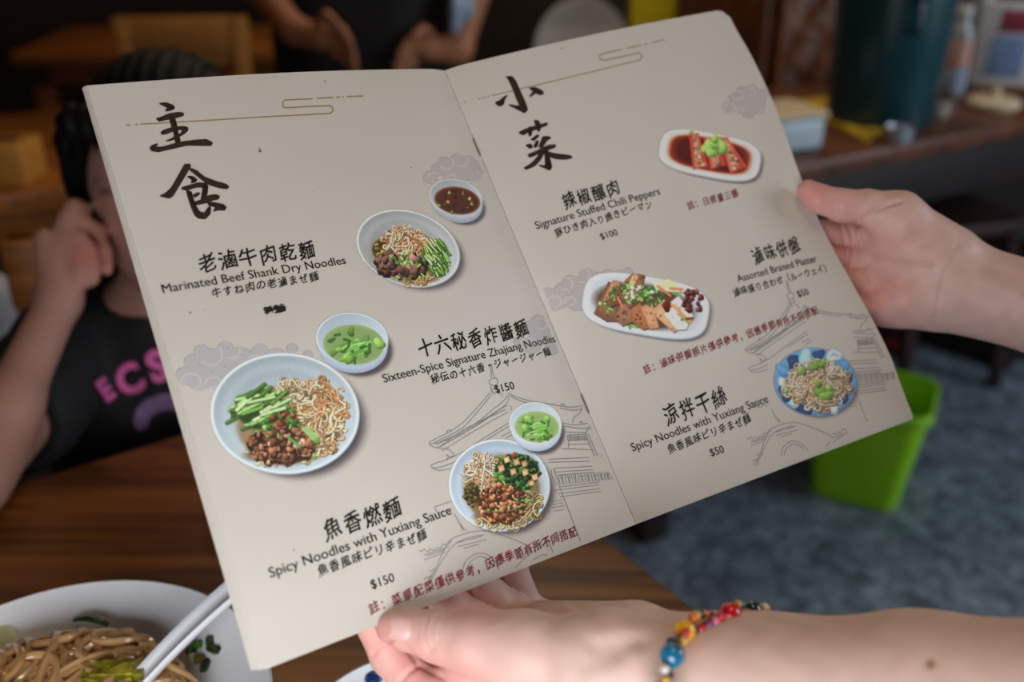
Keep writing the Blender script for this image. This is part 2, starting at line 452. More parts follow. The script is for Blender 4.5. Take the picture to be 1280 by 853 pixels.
def text_print(name, side, body, p0, p1, m, brush=False, ys=1.0, off=.0002, bold=0.0, label=None):
    v, f = text_mesh(body, 0)
    if brush:
        cell = np.floor(v[:, 0]+.02); cx = v[:, 0]-cell-.5; jit = np.array([math.sin(7.3*c+len(body)) for c in cell])
        v[:, 1] += .16*cx + .03*jit; v[:, 0] = cell+.5+cx*(.92+.05*jit)+.07*(v[:, 1]-.35)
        v[:, 1] += .03*np.sin(5*cx+cell*2.1); v[:, 0] += .02*np.sin(6*v[:, 1]+cell)
    n0 = len(v); sh_ = ((0, 0), (.022, 0), (0, .020), (.022, .020)) if brush else ((0, 0), (.014, .006))
    v = np.concatenate([v+np.array(q_) for q_ in sh_]); f = [tuple(i_+n0*k_ for i_ in q_) for k_ in range(len(sh_)) for q_ in f]
    x0, x1 = v[:, 0].min(), v[:, 0].max()
    (ua, ub), (va, vb) = inv(side, [p0[0], p1[0]], [p0[1], p1[1]])
    A = np.array([ua*PW, -va*PH]); B = np.array([ub*PW, -vb*PH]); d = B-A; L = np.linalg.norm(d); d /= L; n = np.array([-d[1], d[0]])
    s = L/(x1-x0)
    Q = A+(v[:, :1]-x0)*s*d+v[:, 1:]*s*ys*n
    u, w_ = Q[:, 0]/PW, -Q[:, 1]/PH
    return put(name, surf(side, u, w_, np.full(u.shape, off)), f, m, page_of(side), False, label=label)

# headings, traced brush strokes
def cr(pts, s, ox, oy): return [(ox+x/s, oy+y/s) for x, y in pts]
zhu = [[(420,190),(455,187),(490,200),(497,215),(480,225),(450,229),(462,212),(440,202)],
 [(405,265),(430,258),(470,240),(520,233),(542,240),(538,252),(500,262),(450,272),(420,278)],
 [(468,262),(495,258),(505,290),(512,330),(525,378),(500,384),(492,340),(480,300)],
 [(428,332),(445,320),(490,305),(540,302),(560,308),(562,322),(545,338),(520,352),(508,350),(530,332),(533,318),(500,322),(455,340),(435,342)],
 [(450,375),(480,362),(500,350),(505,362),(475,372)],
 [(375,408),(385,395),(410,386),(415,390),(402,402),(440,402),(520,378),(600,368),(650,365),(680,382),(675,396),(640,396),(560,394),(480,412),(420,426),(385,422)]]
shi = [[(545,485),(570,485),(575,498),(550,540),(520,590),(490,640),(470,652),(445,645),(422,640),(450,628),(480,600),(520,530)],
 [(560,500),(600,515),(640,548),(700,570),(745,582),(760,597),(750,606),(710,600),(660,585),(620,555),(570,515)],
 [(555,545),(580,543),(605,560),(600,572),(575,578),(580,562)],
 [(527,600),(560,590),(610,575),(645,578),(658,592),(655,630),(640,655),(622,662),(628,630),(632,598),(600,598),(560,612),(535,610)],
 [(552,612),(578,620),(585,650),(600,690),(615,715),(640,722),(655,700),(668,688),(672,700),(668,730),(645,752),(610,748),(590,730),(570,680),(558,640)],
 [(585,636),(610,622),(620,630),(595,648)],
 [(592,668),(640,655),(652,640),(690,632),(715,640),(710,655),(680,662),(650,674),(600,684)],
 [(650,668),(690,672),(730,680),(748,695),(740,710),(710,708),(682,716),(695,695),(660,685)]]
xiao = [[(188,410),(205,402),(225,385),(238,380),(225,400),(222,418),(205,425),(192,418)],
 [(230,305),(255,305),(270,325),(290,370),(310,415),(318,440),(305,452),(285,442),(238,418),(255,420),(285,425),(270,390),(255,350),(240,318)],
 [(322,352),(345,348),(375,362),(382,376),(365,380),(350,372),(328,388),(325,385),(340,365)]]
cai = [[(280,530),(310,515),(360,500),(395,490),(398,500),(360,515),(320,528),(300,541)], [(318,510),(334,506),(334,540),(322,546)],
 [(343,480),(360,482),(372,505),(364,528),(350,515)], [(328,560),(355,538),(364,544),(345,562)], [(308,580),(330,575),(338,590),(325,594)],
 [(340,588),(352,562),(362,564),(354,590)], [(360,590),(378,545),(400,545),(412,552),(395,562),(378,590)],
 [(318,618),(360,600),(400,580),(430,578),(428,590),(380,605),(340,625),(322,630)],
 [(378,590),(395,590),(405,630),(415,670),(405,682),(385,672),(358,660),(388,662),(386,630)],
 [(385,606),(370,640),(345,665),(310,679),(302,672),(330,655),(350,635),(370,606)],
 [(388,602),(420,613),(460,618),(490,622),(496,632),(470,638),(430,636),(392,622)]]
bolder = lambda L: L+[[(x+.8, y) for x, y in p] for p in L]+[[(x+.3, y+.8) for x, y in p] for p in L]
for g in (zhu, shi): poly_print('printed_title', 'L', bolder([cr(p, 3.879, 90, 80) for p in g]), M_brownink, label='large black brush character')
for g in (xiao, cai): poly_print('printed_title', 'R', bolder([cr(p, 3.2, 560, 0) for p in g]), M_brownink, label='large black brush character')

T = text_print
T('printed_dish_name', 'L', '老滷牛肉乾麵', (250, 340), (396, 320), M_ink, True, 1.05)
T('printed_english_name', 'L', 'Marinated Beef Shank Dry Noodles', (204, 367), (433, 330), M_ink)
T('printed_japanese_name', 'L', '牛すね肉の老滷まぜ麺', (266, 372), (400, 350), M_ink, True)
T('printed_dish_name', 'L', '十六秘香炸醬麵', (526, 446), (663, 418), M_ink, True, 1.05)
T('printed_english_name', 'L', 'Sixteen-Spice Signature Zhajiang Noodles', (480, 479), (695, 428), M_ink)
T('printed_japanese_name', 'L', '秘伝の十六香・ジャージャー麺', (540, 480), (690, 444), M_ink, True)
T('printed_price', 'L', '$150', (620, 492), (644, 486.5), M_ink)
T('printed_dish_name', 'L', '魚香燃麵', (406, 674), (505, 644), M_ink, True, 1.05)
T('printed_english_name', 'L', 'Spicy Noodles with Yuxiang Sauce', (338, 723), (565, 643), M_ink)
T('printed_japanese_name', 'L', '魚香風味ピリ辛まぜ麺', (398, 720), (535, 673), M_ink, True)
T('printed_price', 'L', '$150', (465, 737), (494, 727), M_ink)
T('printed_note', 'L', '註：菜單配菜僅供參考，因應季節有所不同搭配', (463, 768), (722, 669), M_red, True, label='red note line')
T('printed_price', 'L', '$120', (331, 393), (357, 388), M_ink, label='price scribbled over in black')
T('printed_dish_name', 'R', '辣椒釀肉', (706, 260), (777, 242), M_ink, True, 1.1)
T('printed_english_name', 'R', 'Signature Stuffed Chili Peppers', (671, 287), (826, 243), M_ink)
T('printed_japanese_name', 'R', '豚ひき肉入り焼きピーマン', (695, 296), (816, 259), M_ink, True)
T('printed_price', 'R', '$100', (752, 300), (773, 294), M_ink)
T('printed_note', 'R', '註：日限量三盤', (861, 262), (924, 245), M_red, True, label='short red note line')
T('printed_dish_name', 'R', '滷味併盤', (943, 329), (1003, 313), M_ink, True, 1.1)
T('printed_english_name', 'R', 'Assorted Braised Platter', (923, 353), (1022, 327), M_ink)
T('printed_japanese_name', 'R', '滷味盛り合わせ（ルーウェイ）', (918, 371), (1034, 339), M_ink, True)
T('printed_price', 'R', '$50', (998, 372), (1012, 368.5), M_ink)
T('printed_note', 'R', '註：滷味併盤照片僅供參考，因應季節有所不同搭配', (806, 467), (1024, 392), M_red, True, label='long red note line')
T('printed_dish_name', 'R', '涼拌干絲', (833, 530), (911, 504), M_ink, True, 1.1)
T('printed_english_name', 'R', 'Spicy Noodles with Yuxiang Sauce', (791, 565), (961, 503), M_ink)
T('printed_japanese_name', 'R', '魚香風味ピリ辛まぜ麺', (836, 567), (940, 527), M_ink, True)
T('printed_price', 'R', '$50', (889, 571), (906, 566), M_ink)
poly_print('pen_scribble', 'L', [[(330,388),(336,383),(341,386),(338,391),(333,392)],[(340,384),(348,382.5),(357,383),(357.5,389),(350,391.5),(342,392.5),(346,388)],[(329,389),(334,387),(352,384.5),(352,386.5),(335,390)]], M_ink, .00024, 'black pen scribble over a price')
# gold ornament lines
def arc(cx, cy, rx, ry, a0, a1, n=9): return [(cx+rx*math.cos(math.radians(a)), cy+ry*math.sin(math.radians(a))) for a in np.linspace(a0, a1, n)]
q = lambda x, y: (330+x/3.877, 80+y/3.877); q0 = lambda x, y: (x/3.048, y/3.048); q3 = lambda x, y: (560+x/3.2, y/3.2)
gl = [[q0(385, 485), q0(465, 479)], [q0(480, 478), q0(497, 477)], [q0(514, 475.5), q0(526, 475)],
      [q0(535, 474), q0(800, 459), q(0, 257), q(200, 247), q(310, 241)] + [q(*p) for p in arc(314, 222, 20, 19, 90, -90)] + [q(200, 208), q(112, 213)]
      + [q(*p) for p in arc(108, 194, 18, 19, 90, 270)] + [q(180, 172), q(235, 170)],
      [q(255, 168), q(335, 163)], [q(349, 162), q(369, 161)], [q(379, 160.5), q(388, 160)], [q(401, 159), q(481, 156)]]
ribbon_print('ornament_line', 'L', gl, 1.5, M_gold, label='thin gold scroll line')
gr = [[q3(65, 410), q3(130, 395)], [q3(137, 393), q3(150, 390)], [q3(159, 387), q3(166, 385.5)],
      [q3(175, 383), q3(400, 330), q3(600, 282), q3(755, 243)] + [q3(*p) for p in arc(760, 227, 15, 15, 80, -80)] + [q3(700, 226), q3(628, 242)]
      + [q3(*p) for p in arc(620, 228, 14, 13, 80, 260)] + [q3(698, 198)], [q3(712, 194), q3(775, 180)], [q3(785, 178), q3(800, 175)], [q3(815, 171), q3(866, 160)]]
ribbon_print('ornament_line', 'R', gr, 1.3, M_gold, label='thin gold scroll line')

# pagoda drawing
k8 = lambda L: [(520+x/4.06, 470+y/4.06) for x, y in L]; k1 = lambda L: [(320+x/3.048, 600+y/3.048) for x, y in L]
pg = [[(378,-60),(380,-15),(383,10)],[(383,-60),(390,-10),(400,10)],[(370,25),(385,16),(405,13),(414,25),(409,45),(388,50),(372,40),(370,25)],[(378,52),(384,80),(402,92)],[(408,48),(414,72)],
 [(384,62),(396,72),(408,66)],[(380,72),(392,84)],[(410,72),(430,90),(440,108)],
 [(375,85),(330,140),(270,205),(230,245),(170,285),(110,315),(65,340)],[(385,92),(340,150),(285,215),(240,262),(180,298),(120,325),(70,352)],
 [(465,98),(455,115),(430,140),(380,180),(320,230),(250,275),(180,310),(95,345)],[(468,108),(466,130),(435,165),(380,205),(300,258),(220,300),(100,350)],
 [(65,340),(80,358),(120,368),(165,375),(185,390),(192,406),(165,415),(150,430)],[(155,290),(165,274),(178,284)],
 [(465,88),(520,112),(600,132),(680,145),(740,155),(790,160),(845,152)],[(470,100),(520,124),(600,146),(690,160)],[(730,165),(800,176),(840,168),(845,152)],[(735,150),(745,142),(755,152)],[(840,168),(830,190),(800,215),(795,240)],
 [(480,150),(485,175)],[(75,455),(110,440),(150,430),(240,385),(340,320),(470,240)],[(80,470),(140,460),(200,435)],[(75,455),(90,475),(130,481),(200,465)],[(150,410),(158,400),(165,415)],
 [(340,335),(475,255)],[(430,310),(482,283)],[(455,318),(492,297)],[(745,240),(800,250),(850,245),(905,235)],[(745,255),(820,266),(872,265),(905,235)],[(830,240),(838,232),(846,242)],[(905,235),(900,260),(870,275),(862,292)],
 [(750,285),(862,290)],[(768,302),(866,296)],[(770,330),(874,325)],[(778,302),(772,370)],[(822,300),(818,330)],[(768,350),(884,346)],[(860,295),(880,345),(906,410)],[(874,296),(920,405)],[(740,370),(898,376)],
 [(670,425),(980,410)],[(670,440),(988,432)],[(700,470),(992,455)],[(700,490),(1002,470)],[(980,408),(992,445),(1022,530)],[(940,410),(946,400),(975,404)],[(715,505),(998,482)],[(730,565),(1030,527)],
 [(720,580),(1035,540)],[(720,600),(1040,560)],[(730,615),(1045,572)],[(700,470),(720,540),(745,608),(835,840)],[(690,475),(688,505),(715,555)],
 [(690,640),(740,630)],[(690,655),(745,645)],[(690,670),(755,660)],[(700,687),(750,680)],[(580,600),(720,580)]]
for i in range(26):
    x = 722+i*11; y = 503-(i*11)*.079; pg.append([(x, y+4), (x+4+5*math.sin(i*2.1), y+26), (x+10, y+52-i*.35)])
    if i % 2: pg.append([(x, y+20), (x+9, y+16)])
for i in range(14):
    x = 768+i*7; pg.append([(x, 304), (x+2, 327)])
for i in range(34):
    t = i/34.; x = 110+t*340; y = 352-t*200-30*math.sin(t*3)*.2; pg.append([(x, y+12+8*math.sin(i*3)), (x+26, y+2+8*math.sin(i*3))])
    if i % 2: pg.append([(x+10, y+36), (x+30, y+28)])
pg = [k8(L) for L in pg]
gt = [[(640,400),(680,350),(730,240),(800,205),(860,195),(900,200),(1000,235),(1050,262)],[(655,402),(740,262),(808,222),(870,210)],[(785,352),(798,312),(838,282),(880,285),(912,312),(925,345)],
 [(800,347),(814,317),(846,294),(880,300),(900,325)],[(622,268),(630,275),(640,265),(655,276),(662,264),(678,270),(690,258),(702,262),(712,245),(728,250),(745,230)],[(640,287),(735,256)],[(640,306),(720,276)],[(650,290),(720,268)],
 [(678,105),(745,82)],[(680,108),(697,126),(745,110)],[(755,130),(772,162),(790,195)],[(800,195),(772,165)],[(640,380),(652,370),(660,376),(668,360)],[(660,345),(672,350),(678,335)],[(980,345),(1012,310),(1060,270),(1100,250)],
 [(1000,352),(1080,290),(1118,290)],[(1045,245),(1055,238),(1062,246),(1075,232),(1084,240),(1095,224),(1110,226),(1140,300)],[(1040,262),(1110,240)],[(1005,300),(1018,296),(1024,284),(1036,282)],
 [(760,242),(860,215)],[(770,255),(880,228)],[(790,262),(850,246)],[(1020,330),(1060,318)],[(1030,345),(1066,334)],[(1110,290),(1120,330)]]
pg += [k1(L) for L in gt]
pg = [catmull(L, 3) if len(L) > 2 else np.linspace(L[0], L[1], 4) for L in pg]
ribbon_print('pagoda_drawing', 'L', pg, 1.0, M_grey, label='fine grey line drawing of a pagoda gate')
a = inv('L', [536.5], [554]); b = inv('R', [931.5], [437]); sh = (float(b[0][0]-a[0][0]), float(b[1][0]-a[1][0]))
ribbon_print('pagoda_drawing', 'L', pg, 1.0, M_grey, uvshift=sh, toside='R', label='fine grey line drawing of a pagoda gate')

# --- painted prints: food photographs and clouds, as colour on a fine mesh lying on the page
class Patch:
    def __init__(s, x0, y0, x1, y1, res=1.6, paper=(150, 138, 130)):
        s.nx, s.ny = int((x1-x0)*res)+1, int((y1-y0)*res)+1
        s.X, s.Y = np.meshgrid(np.linspace(x0, x1, s.nx), np.linspace(y0, y1, s.ny), indexing='ij')
        s.rgb = np.tile(np.array(paper, float), (s.nx, s.ny, 1)); s.a = np.zeros((s.nx, s.ny)); s.paper = paper
        s.x0, s.y0, s.res = x0, y0, res
    def win(s, x0, y0, x1, y1):
        i0 = max(int((x0-s.x0)*s.res)-1, 0); i1 = min(int((x1-s.x0)*s.res)+3, s.nx); j0 = max(int((y0-s.y0)*s.res)-1, 0); j1 = min(int((y1-s.y0)*s.res)+3, s.ny)
        return slice(i0, max(i1, i0)), slice(j0, max(j1, j0))
    def blend(s, m, c, sl=(slice(None), slice(None))):
        c = np.asarray(c, float); c = c if c.ndim > 1 else c[None, None]
        s.rgb[sl] = s.rgb[sl]*(1-m[..., None])+c*m[..., None]; s.a[sl] = np.maximum(s.a[sl], m)
    def q(s, e, X=None, Y=None):
        cx, cy, hw, hh, rho = e; x = ((s.X if X is None else X)-cx)/hw; y = ((s.Y if Y is None else Y)-cy)/hh
        return np.sqrt(np.maximum((x*x-2*rho*x*y+y*y)/(1-rho*rho), 0))
    def ell(s, e, c, soft=1.2, al=1.0):
        m = np.clip((1-s.q(e))*min(e[2], e[3])/soft+.5, 0, 1)*al; s.blend(m, c)
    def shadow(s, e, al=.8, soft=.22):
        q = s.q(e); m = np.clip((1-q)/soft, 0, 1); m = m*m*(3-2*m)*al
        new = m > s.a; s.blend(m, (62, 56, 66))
    def stroke(s, P, wd, c, tube=.35, al=1.0, taper=False):
        P = np.asarray(P, float); lo = P.min(0)-wd-1; hi = P.max(0)+wd+1; sl = s.win(*lo, *hi); X, Y = s.X[sl], s.Y[sl]
        if X.size == 0: return
        D = np.full(X.shape, 1e9)
        for a, b in zip(P[:-1], P[1:]):
            d = b-a; t = np.clip(((X-a[0])*d[0]+(Y-a[1])*d[1])/(d@d+1e-9), 0, 1); D = np.minimum(D, np.hypot(X-a[0]-t*d[0], Y-a[1]-t*d[1]))
        m = np.clip((wd/2-D)/.6+.5, 0, 1)*al; k = np.clip(D/(wd/2), 0, 1)
        s.blend(m, np.asarray(c, float)[None, None]*(1+tube*.35-tube*k[..., None]**2), sl)
    def blob(s, cx, cy, r, c, ir=.35, light=.35):
        sl = s.win(cx-r*1.6, cy-r*1.6, cx+r*1.6, cy+r*1.6); X, Y = s.X[sl]-cx, s.Y[sl]-cy
        if X.size == 0: return
        th = np.arctan2(Y, X); p1, p2 = RNG.uniform(0, 6.28, 2); rr = r*(1+ir*(.5*np.sin(2*th+p1)+.4*np.sin(3*th+p2)))
        d = np.hypot(X, Y)/rr; m = np.clip((1-d)*r/.8+.5, 0, 1)
        sh = 1+light*(-(X+Y*1.3)/(r*2))-.25*d**3
        s.blend(m, np.asarray(c, float)[None, None]*np.clip(sh, .3, 1.6)[..., None], sl)
    def poly(s, P, c, soft=.8):
        P = np.asarray(P, float); inside = np.zeros(s.X.shape, bool); D = np.full(s.X.shape, 1e9); n = len(P)
        for i in range(n):
            a, b = P[i], P[(i+1) % n]; d = b-a
            t = np.clip(((s.X-a[0])*d[0]+(s.Y-a[1])*d[1])/(d@d+1e-9), 0, 1); D = np.minimum(D, np.hypot(s.X-a[0]-t*d[0], s.Y-a[1]-t*d[1]))
            cond = (a[1] > s.Y) != (b[1] > s.Y)
            inside ^= cond & (s.X < (b[0]-a[0])*(s.Y-a[1])/(b[1]-a[1]+1e-12)+a[0])
        m = np.clip(np.where(inside, D, -D)/soft+.5, 0, 1); s.blend(m, c)
    def grain(s, amp): s.rgb *= (1+amp*RNG.standard_normal(s.a.shape))[..., None]
    def put(s, name, side, off, label):
        u, v = inv(side, s.X, s.Y); P = surf(side, u, v, np.full(u.shape, off))
        g_ = s.rgb.mean(2, keepdims=True); s.rgb = g_+(s.rgb-g_)*.80
        alb = np.clip(lin(np.clip(s.rgb, 0, 255))/lin(.5*np.array(s.paper, float)+.5*np.mean(s.paper))*PAPER, 0, 1)
        a = np.where((u > .003) & (u < .997) & (v < .997) & (v > .003), s.a, 0)
        I = np.arange(s.nx*s.ny).reshape(s.nx, s.ny)
        F = np.stack([I[:-1, :-1], I[:-1, 1:], I[1:, 1:], I[1:, :-1]], -1).reshape(-1, 4)
        af = a.ravel(); F = F[(af[F].max(1) > .004)]
        used = np.unique(F); mp = np.zeros(s.nx*s.ny, int); mp[used] = np.arange(len(used))
        col = np.concatenate([alb.reshape(-1, 3), af[:, None]], 1)[used]
        return put(name, P.reshape(-1, 3)[used], mp[F], M_print, page_of(side), False, col=col, label=label)

R = lambda a, b: float(RNG.uniform(a, b))
def inside(e): 
    while True:
        x, y = R(-1, 1), R(-1, 1)
        if x*x+y*y < 1: break
    return e[0]+x*e[2], e[1]+y*e[3]
def noodles(p, e, n, cols, wd=1.6, curl=6):
    p.ell((e[0], e[1], e[2], e[3], 0), np.array(cols[0])*.55, 3)
    for i in range(n):
        x, y = inside(e); a = R(0, 6.28); c = np.array(cols[int(R(0, len(cols)-.01))])*R(.75, 1.15); pts = []; k = R(-.5, .5)
        for j in range(int(R(6, 13))):
            pts.append((x, y)); x += curl*.42*math.cos(a); y += curl*.42*math.sin(a); a += k+R(-.15, .15)
            if ((x-e[0])/e[2])**2+((y-e[1])/e[3])**2 > 1.15: a += 1.2
        p.stroke(np.array(pts)+(.5, .7), wd+.6, c*.45, 0); p.stroke(pts, wd, c, .5)
def sticks(p, e, n, ang, cols, ln=22, wd=3):
    p.ell((e[0], e[1], e[2], e[3], 0), np.array(cols[0])*.5, 3)
    for i in range(n):
        x, y = inside(e); a = ang+R(-.3, .3); l = ln*R(.6, 1.1)/2; d = np.array([math.cos(a), math.sin(a)]); c = np.array(cols[int(R(0, len(cols)-.01))])*R(.85, 1.12)
        P = np.array([(x, y)-d*l, (x, y)+d*l]); p.stroke(P+(.4, .8), wd+.8, np.array(cols[0])*.4, 0); p.stroke(P, wd, c, .35); p.stroke(P-(.5, .6), wd*.3, c*1.25, 0, .6)
def mince(p, e, n, cols, r=(1.8, 4)):
    p.ell((e[0], e[1], e[2], e[3], 0), np.array(cols[0])*.45, 3)
    for i in range(n):
        x, y = inside(e); p.blob(x+.5, y+.8, R(*r), np.array(cols[0])*.4, .4, 0); p.blob(x, y, R(*r), np.array(cols[int(R(0, len(cols)-.01))])*R(.8, 1.15), .5, .5)
def scallion(p, e, n, r=(1.3, 2.8)):
    for i in range(n):
        x, y = inside(e); k = R(0, 1); c = [(60, 120, 40), (96, 150, 60), (130, 170, 80), (40, 92, 40)][int(k*3.99)]
        if R(0, 1) < .5: p.blob(x, y, R(*r), c, .2, .4); p.blob(x, y, .8, np.array(c)*1.3, .1, 0)
        else:
            a = R(0, 3.14); p.stroke([(x, y), (x+4*math.cos(a), y+4*math.sin(a))], R(1.5, 2.6), c, .4)
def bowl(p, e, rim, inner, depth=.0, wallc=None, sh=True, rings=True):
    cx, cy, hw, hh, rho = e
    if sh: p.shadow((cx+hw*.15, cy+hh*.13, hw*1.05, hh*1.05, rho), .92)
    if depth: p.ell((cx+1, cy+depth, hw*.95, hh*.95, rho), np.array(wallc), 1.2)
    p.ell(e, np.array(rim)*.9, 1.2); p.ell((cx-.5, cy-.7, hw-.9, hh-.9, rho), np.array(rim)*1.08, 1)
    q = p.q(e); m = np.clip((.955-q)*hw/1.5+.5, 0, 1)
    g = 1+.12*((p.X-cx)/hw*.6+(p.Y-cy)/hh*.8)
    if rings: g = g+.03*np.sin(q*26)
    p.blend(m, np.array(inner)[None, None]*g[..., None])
PA = 'food_photograph'
# bowl of beef shank dry noodles and its dark soup
p = Patch(438, 255, 592, 372, paper=(150, 138, 130)); e = (510, 311, 65, 49, .215)
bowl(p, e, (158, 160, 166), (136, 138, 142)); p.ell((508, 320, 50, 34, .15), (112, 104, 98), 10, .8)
p.ell((513, 322, 46, 33, .2), (120, 88, 60), 4)
mince(p, (477, 312, 12, 12), 26, [(122, 98, 34), (150, 120, 40), (96, 84, 30)], (1.5, 3)); noodles(p, (505, 303, 24, 16), 80, [(190, 132, 84), (214, 160, 112), (178, 104, 60), (226, 190, 150)], 1.7, 7)
noodles(p, (520, 349, 24, 5), 20, [(190, 150, 90), (170, 120, 70)], 1.6, 6)
sticks(p, (545, 321, 16, 21), 130, 1.0, [(92, 132, 44), (128, 168, 76), (160, 188, 116), (70, 112, 36), (58, 96, 34)], 13, 1.9)
mince(p, (503, 334, 30, 12), 60, [(92, 56, 44), (112, 68, 52), (72, 42, 36), (128, 88, 70)], (3, 6.5)); mince(p, (482, 326, 12, 8), 16, [(98, 64, 52), (120, 80, 64)], (3, 6))
scallion(p, (510, 324, 24, 9), 20); scallion(p, (515, 345, 26, 5), 6); p.grain(.03); p.put(PA, 'L', .00016, 'printed photo of beef shank noodles in a grey bowl')
p = Patch(528, 217, 620, 292, paper=(150, 138, 130)); e = (569.5, 247, 33.5, 23, .16)
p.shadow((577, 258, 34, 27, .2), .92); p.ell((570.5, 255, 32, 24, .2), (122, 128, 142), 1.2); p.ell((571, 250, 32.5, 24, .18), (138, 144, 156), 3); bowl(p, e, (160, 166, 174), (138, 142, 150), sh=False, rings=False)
p.ell((571.5, 251, 28.5, 17.5, .16), (120, 58, 30), 1.5); p.ell((571.5, 251.6, 27, 16.4, .16), (66, 34, 26), 3)
for x, y, c in ((561,241,(196,158,72)),(578,242,(150,110,50)),(587,249,(140,160,50)),(590,255,(190,170,50)),(560,253,(190,110,70)),(549,257,(150,130,40)),(565,266,(80,110,40)),(556,256,(70,60,30)),(585,260,(90,50,36))): p.blob(x, y, 2.1, c, .25)
for i in range(30): x, y = inside((571, 251, 24, 14)); p.blob(x, y, R(.6, 1.8), np.array((58, 28, 20))*R(.6, 1.6), .3)
p.grain(.03); p.put(PA, 'L', .00018, 'printed photo of dark red soup in a small bowl')
# bowl of zhajiang noodles and its green soup
p = Patch(252, 432, 478, 612, paper=(168, 160, 156)); e = (356, 517.5, 93.5, 76, .02)
bowl(p, e, (170, 186, 200), (150, 166, 180)); p.ell((360, 530, 70, 54, 0), (140, 150, 156), 14, .7); p.ell((362, 532, 66, 49, 0), (132, 108, 78), 5)
noodles(p, (398, 522, 32, 42), 150, [(196, 156, 112), (216, 180, 136), (178, 134, 92), (206, 130, 70)], 2.2, 9); noodles(p, (366, 487, 16, 9), 20, [(206, 176, 136), (190, 160, 120)], 2.2, 8); noodles(p, (345, 570, 40, 9), 26, [(198, 170, 128), (180, 150, 104)], 2, 8)
for i in range(9): x, y = inside((408, 505, 20, 16)); p.stroke([(x, y), (x+R(-5, 5), y+R(2, 8))], 2, (206, 92, 44), .4)
sticks(p, (326, 512, 30, 25), 60, -.45, [(84, 128, 52), (128, 172, 92), (160, 196, 128), (62, 104, 40)], 34, 4.4)
mince(p, (352, 558, 42, 23), 130, [(128, 78, 52), (160, 104, 74), (108, 62, 44), (180, 126, 96)], (2.4, 5.4)); mince(p, (355, 526, 18, 10), 20, [(150, 88, 56), (124, 66, 44)], (2.5, 5))
scallion(p, (350, 532, 28, 14), 20, (2, 4.4)); scallion(p, (330, 540, 14, 8), 6, (2, 3.4))
p.poly([(376, 536), (384, 533), (398, 546), (391, 552)], (130, 170, 96)); p.stroke([(361, 548), (374, 558)], 4, (70, 140, 70)); p.blob(396, 552, 4, (88, 150, 50)); p.blob(393, 571, 3.4, (120, 160, 60)); p.grain(.03)
p.put(PA, 'L', .00016, 'printed photo of minced meat noodles with cucumber in a large blue bowl')
def greensoup(x0, y0, x1, y1, rime, soupe, wall, paper, label, sc):
    p = Patch(x0, y0, x1, y1, paper=paper); cx, cy, hw, hh, rho = rime
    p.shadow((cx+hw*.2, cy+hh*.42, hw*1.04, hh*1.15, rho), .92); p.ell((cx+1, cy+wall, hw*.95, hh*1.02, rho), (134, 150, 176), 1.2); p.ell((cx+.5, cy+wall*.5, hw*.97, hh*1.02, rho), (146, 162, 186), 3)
    bowl(p, rime, (172, 190, 208), (156, 174, 190), sh=False, rings=False)
    p.ell(soupe, (128, 150, 88), 1.6); p.ell((soupe[0], soupe[1]+1, soupe[2]*.93, soupe[3]*.9, rho), (112, 142, 78), 6)
    for i in range(16): x, y = inside(soupe[:4]); p.blob(x*.85+soupe[0]*.15, y*.85+soupe[1]*.15, R(3, 7)*sc, np.array((104, 150, 60))*R(.75, 1.25), .4)
    for i in range(12):
        x, y = soupe[0]+R(-.55, .2)*soupe[2], soupe[1]+R(-.1, .55)*soupe[3]; a = -.35+R(-.3, .3); l = R(10, 24)*sc; c = np.array([(72, 146, 44), (96, 168, 60), (128, 186, 90)][i % 3])
        p.stroke([(x, y), (x+l*.5*math.cos(a), y+l*.5*math.sin(a)-1), (x+l*math.cos(a), y+l*math.sin(a))], 2.6*sc, c, .35)
    for i in range(9):
        x, y = inside((soupe[0], soupe[1], soupe[2]*.85, soupe[3]*.85)); a = R(0, 3.1); p.stroke([(x, y), (x+6*sc*math.cos(a), y+6*sc*math.sin(a))], 3.4*sc, (40, 92, 42), .5)
    p.grain(.03); p.put(PA, 'L', .00018, label)
greensoup(386, 384, 506, 486, (440, 424, 45.5, 33, .05), (442, 431, 38, 25, .05), 9, (166, 158, 152), 'printed photo of green soup in a small blue bowl', 1)
# third noodle bowl and its soup
p = Patch(552, 540, 718, 684, paper=(160, 152, 150)); e = (624, 607, 63.5, 58, .02)
bowl(p, e, (170, 188, 214), (152, 170, 196)); p.ell((628, 612, 50, 44, 0), (126, 120, 110), 8, .8); p.ell((628, 613, 46, 43, 0), (110, 92, 62), 4)
noodles(p, (604, 594, 20, 22), 70, [(206, 178, 148), (224, 200, 172), (196, 140, 96)], 1.7, 8); noodles(p, (626, 646, 34, 12), 40, [(196, 164, 116), (176, 140, 92)], 1.8, 8); noodles(p, (662, 632, 12, 16), 20, [(186, 156, 108), (160, 128, 84)], 1.6, 8)
mince(p, (590, 617, 10, 14), 24, [(104, 90, 40), (128, 106, 48), (84, 76, 36)], (1.6, 3.2)); mince(p, (646, 590, 28, 22), 110, [(48, 88, 38), (66, 112, 46), (36, 70, 34), (84, 128, 52)], (1.6, 3.6))
for x, y in ((633, 575), (645, 578), (655, 580), (641, 590), (656, 591), (668, 597), (626, 586), (664, 604)):
    p.poly([(x-4, y-3), (x+3, y-4.5), (x+5, y+2), (x-2, y+5)], np.array((178, 112, 66))*R(.8, 1.15)); p.poly([(x-3, y-1), (x+2, y-2.5), (x+3, y+2), (x-1.5, y+4)], np.array((202, 160, 122))*R(.85, 1.1))
p.blob(642, 569, 3, (190, 40, 30)); p.stroke([(624, 596), (636, 612), (652, 622), (666, 628)], 2.4, (120, 160, 60)); p.blob(628, 598, 4, (96, 140, 50))
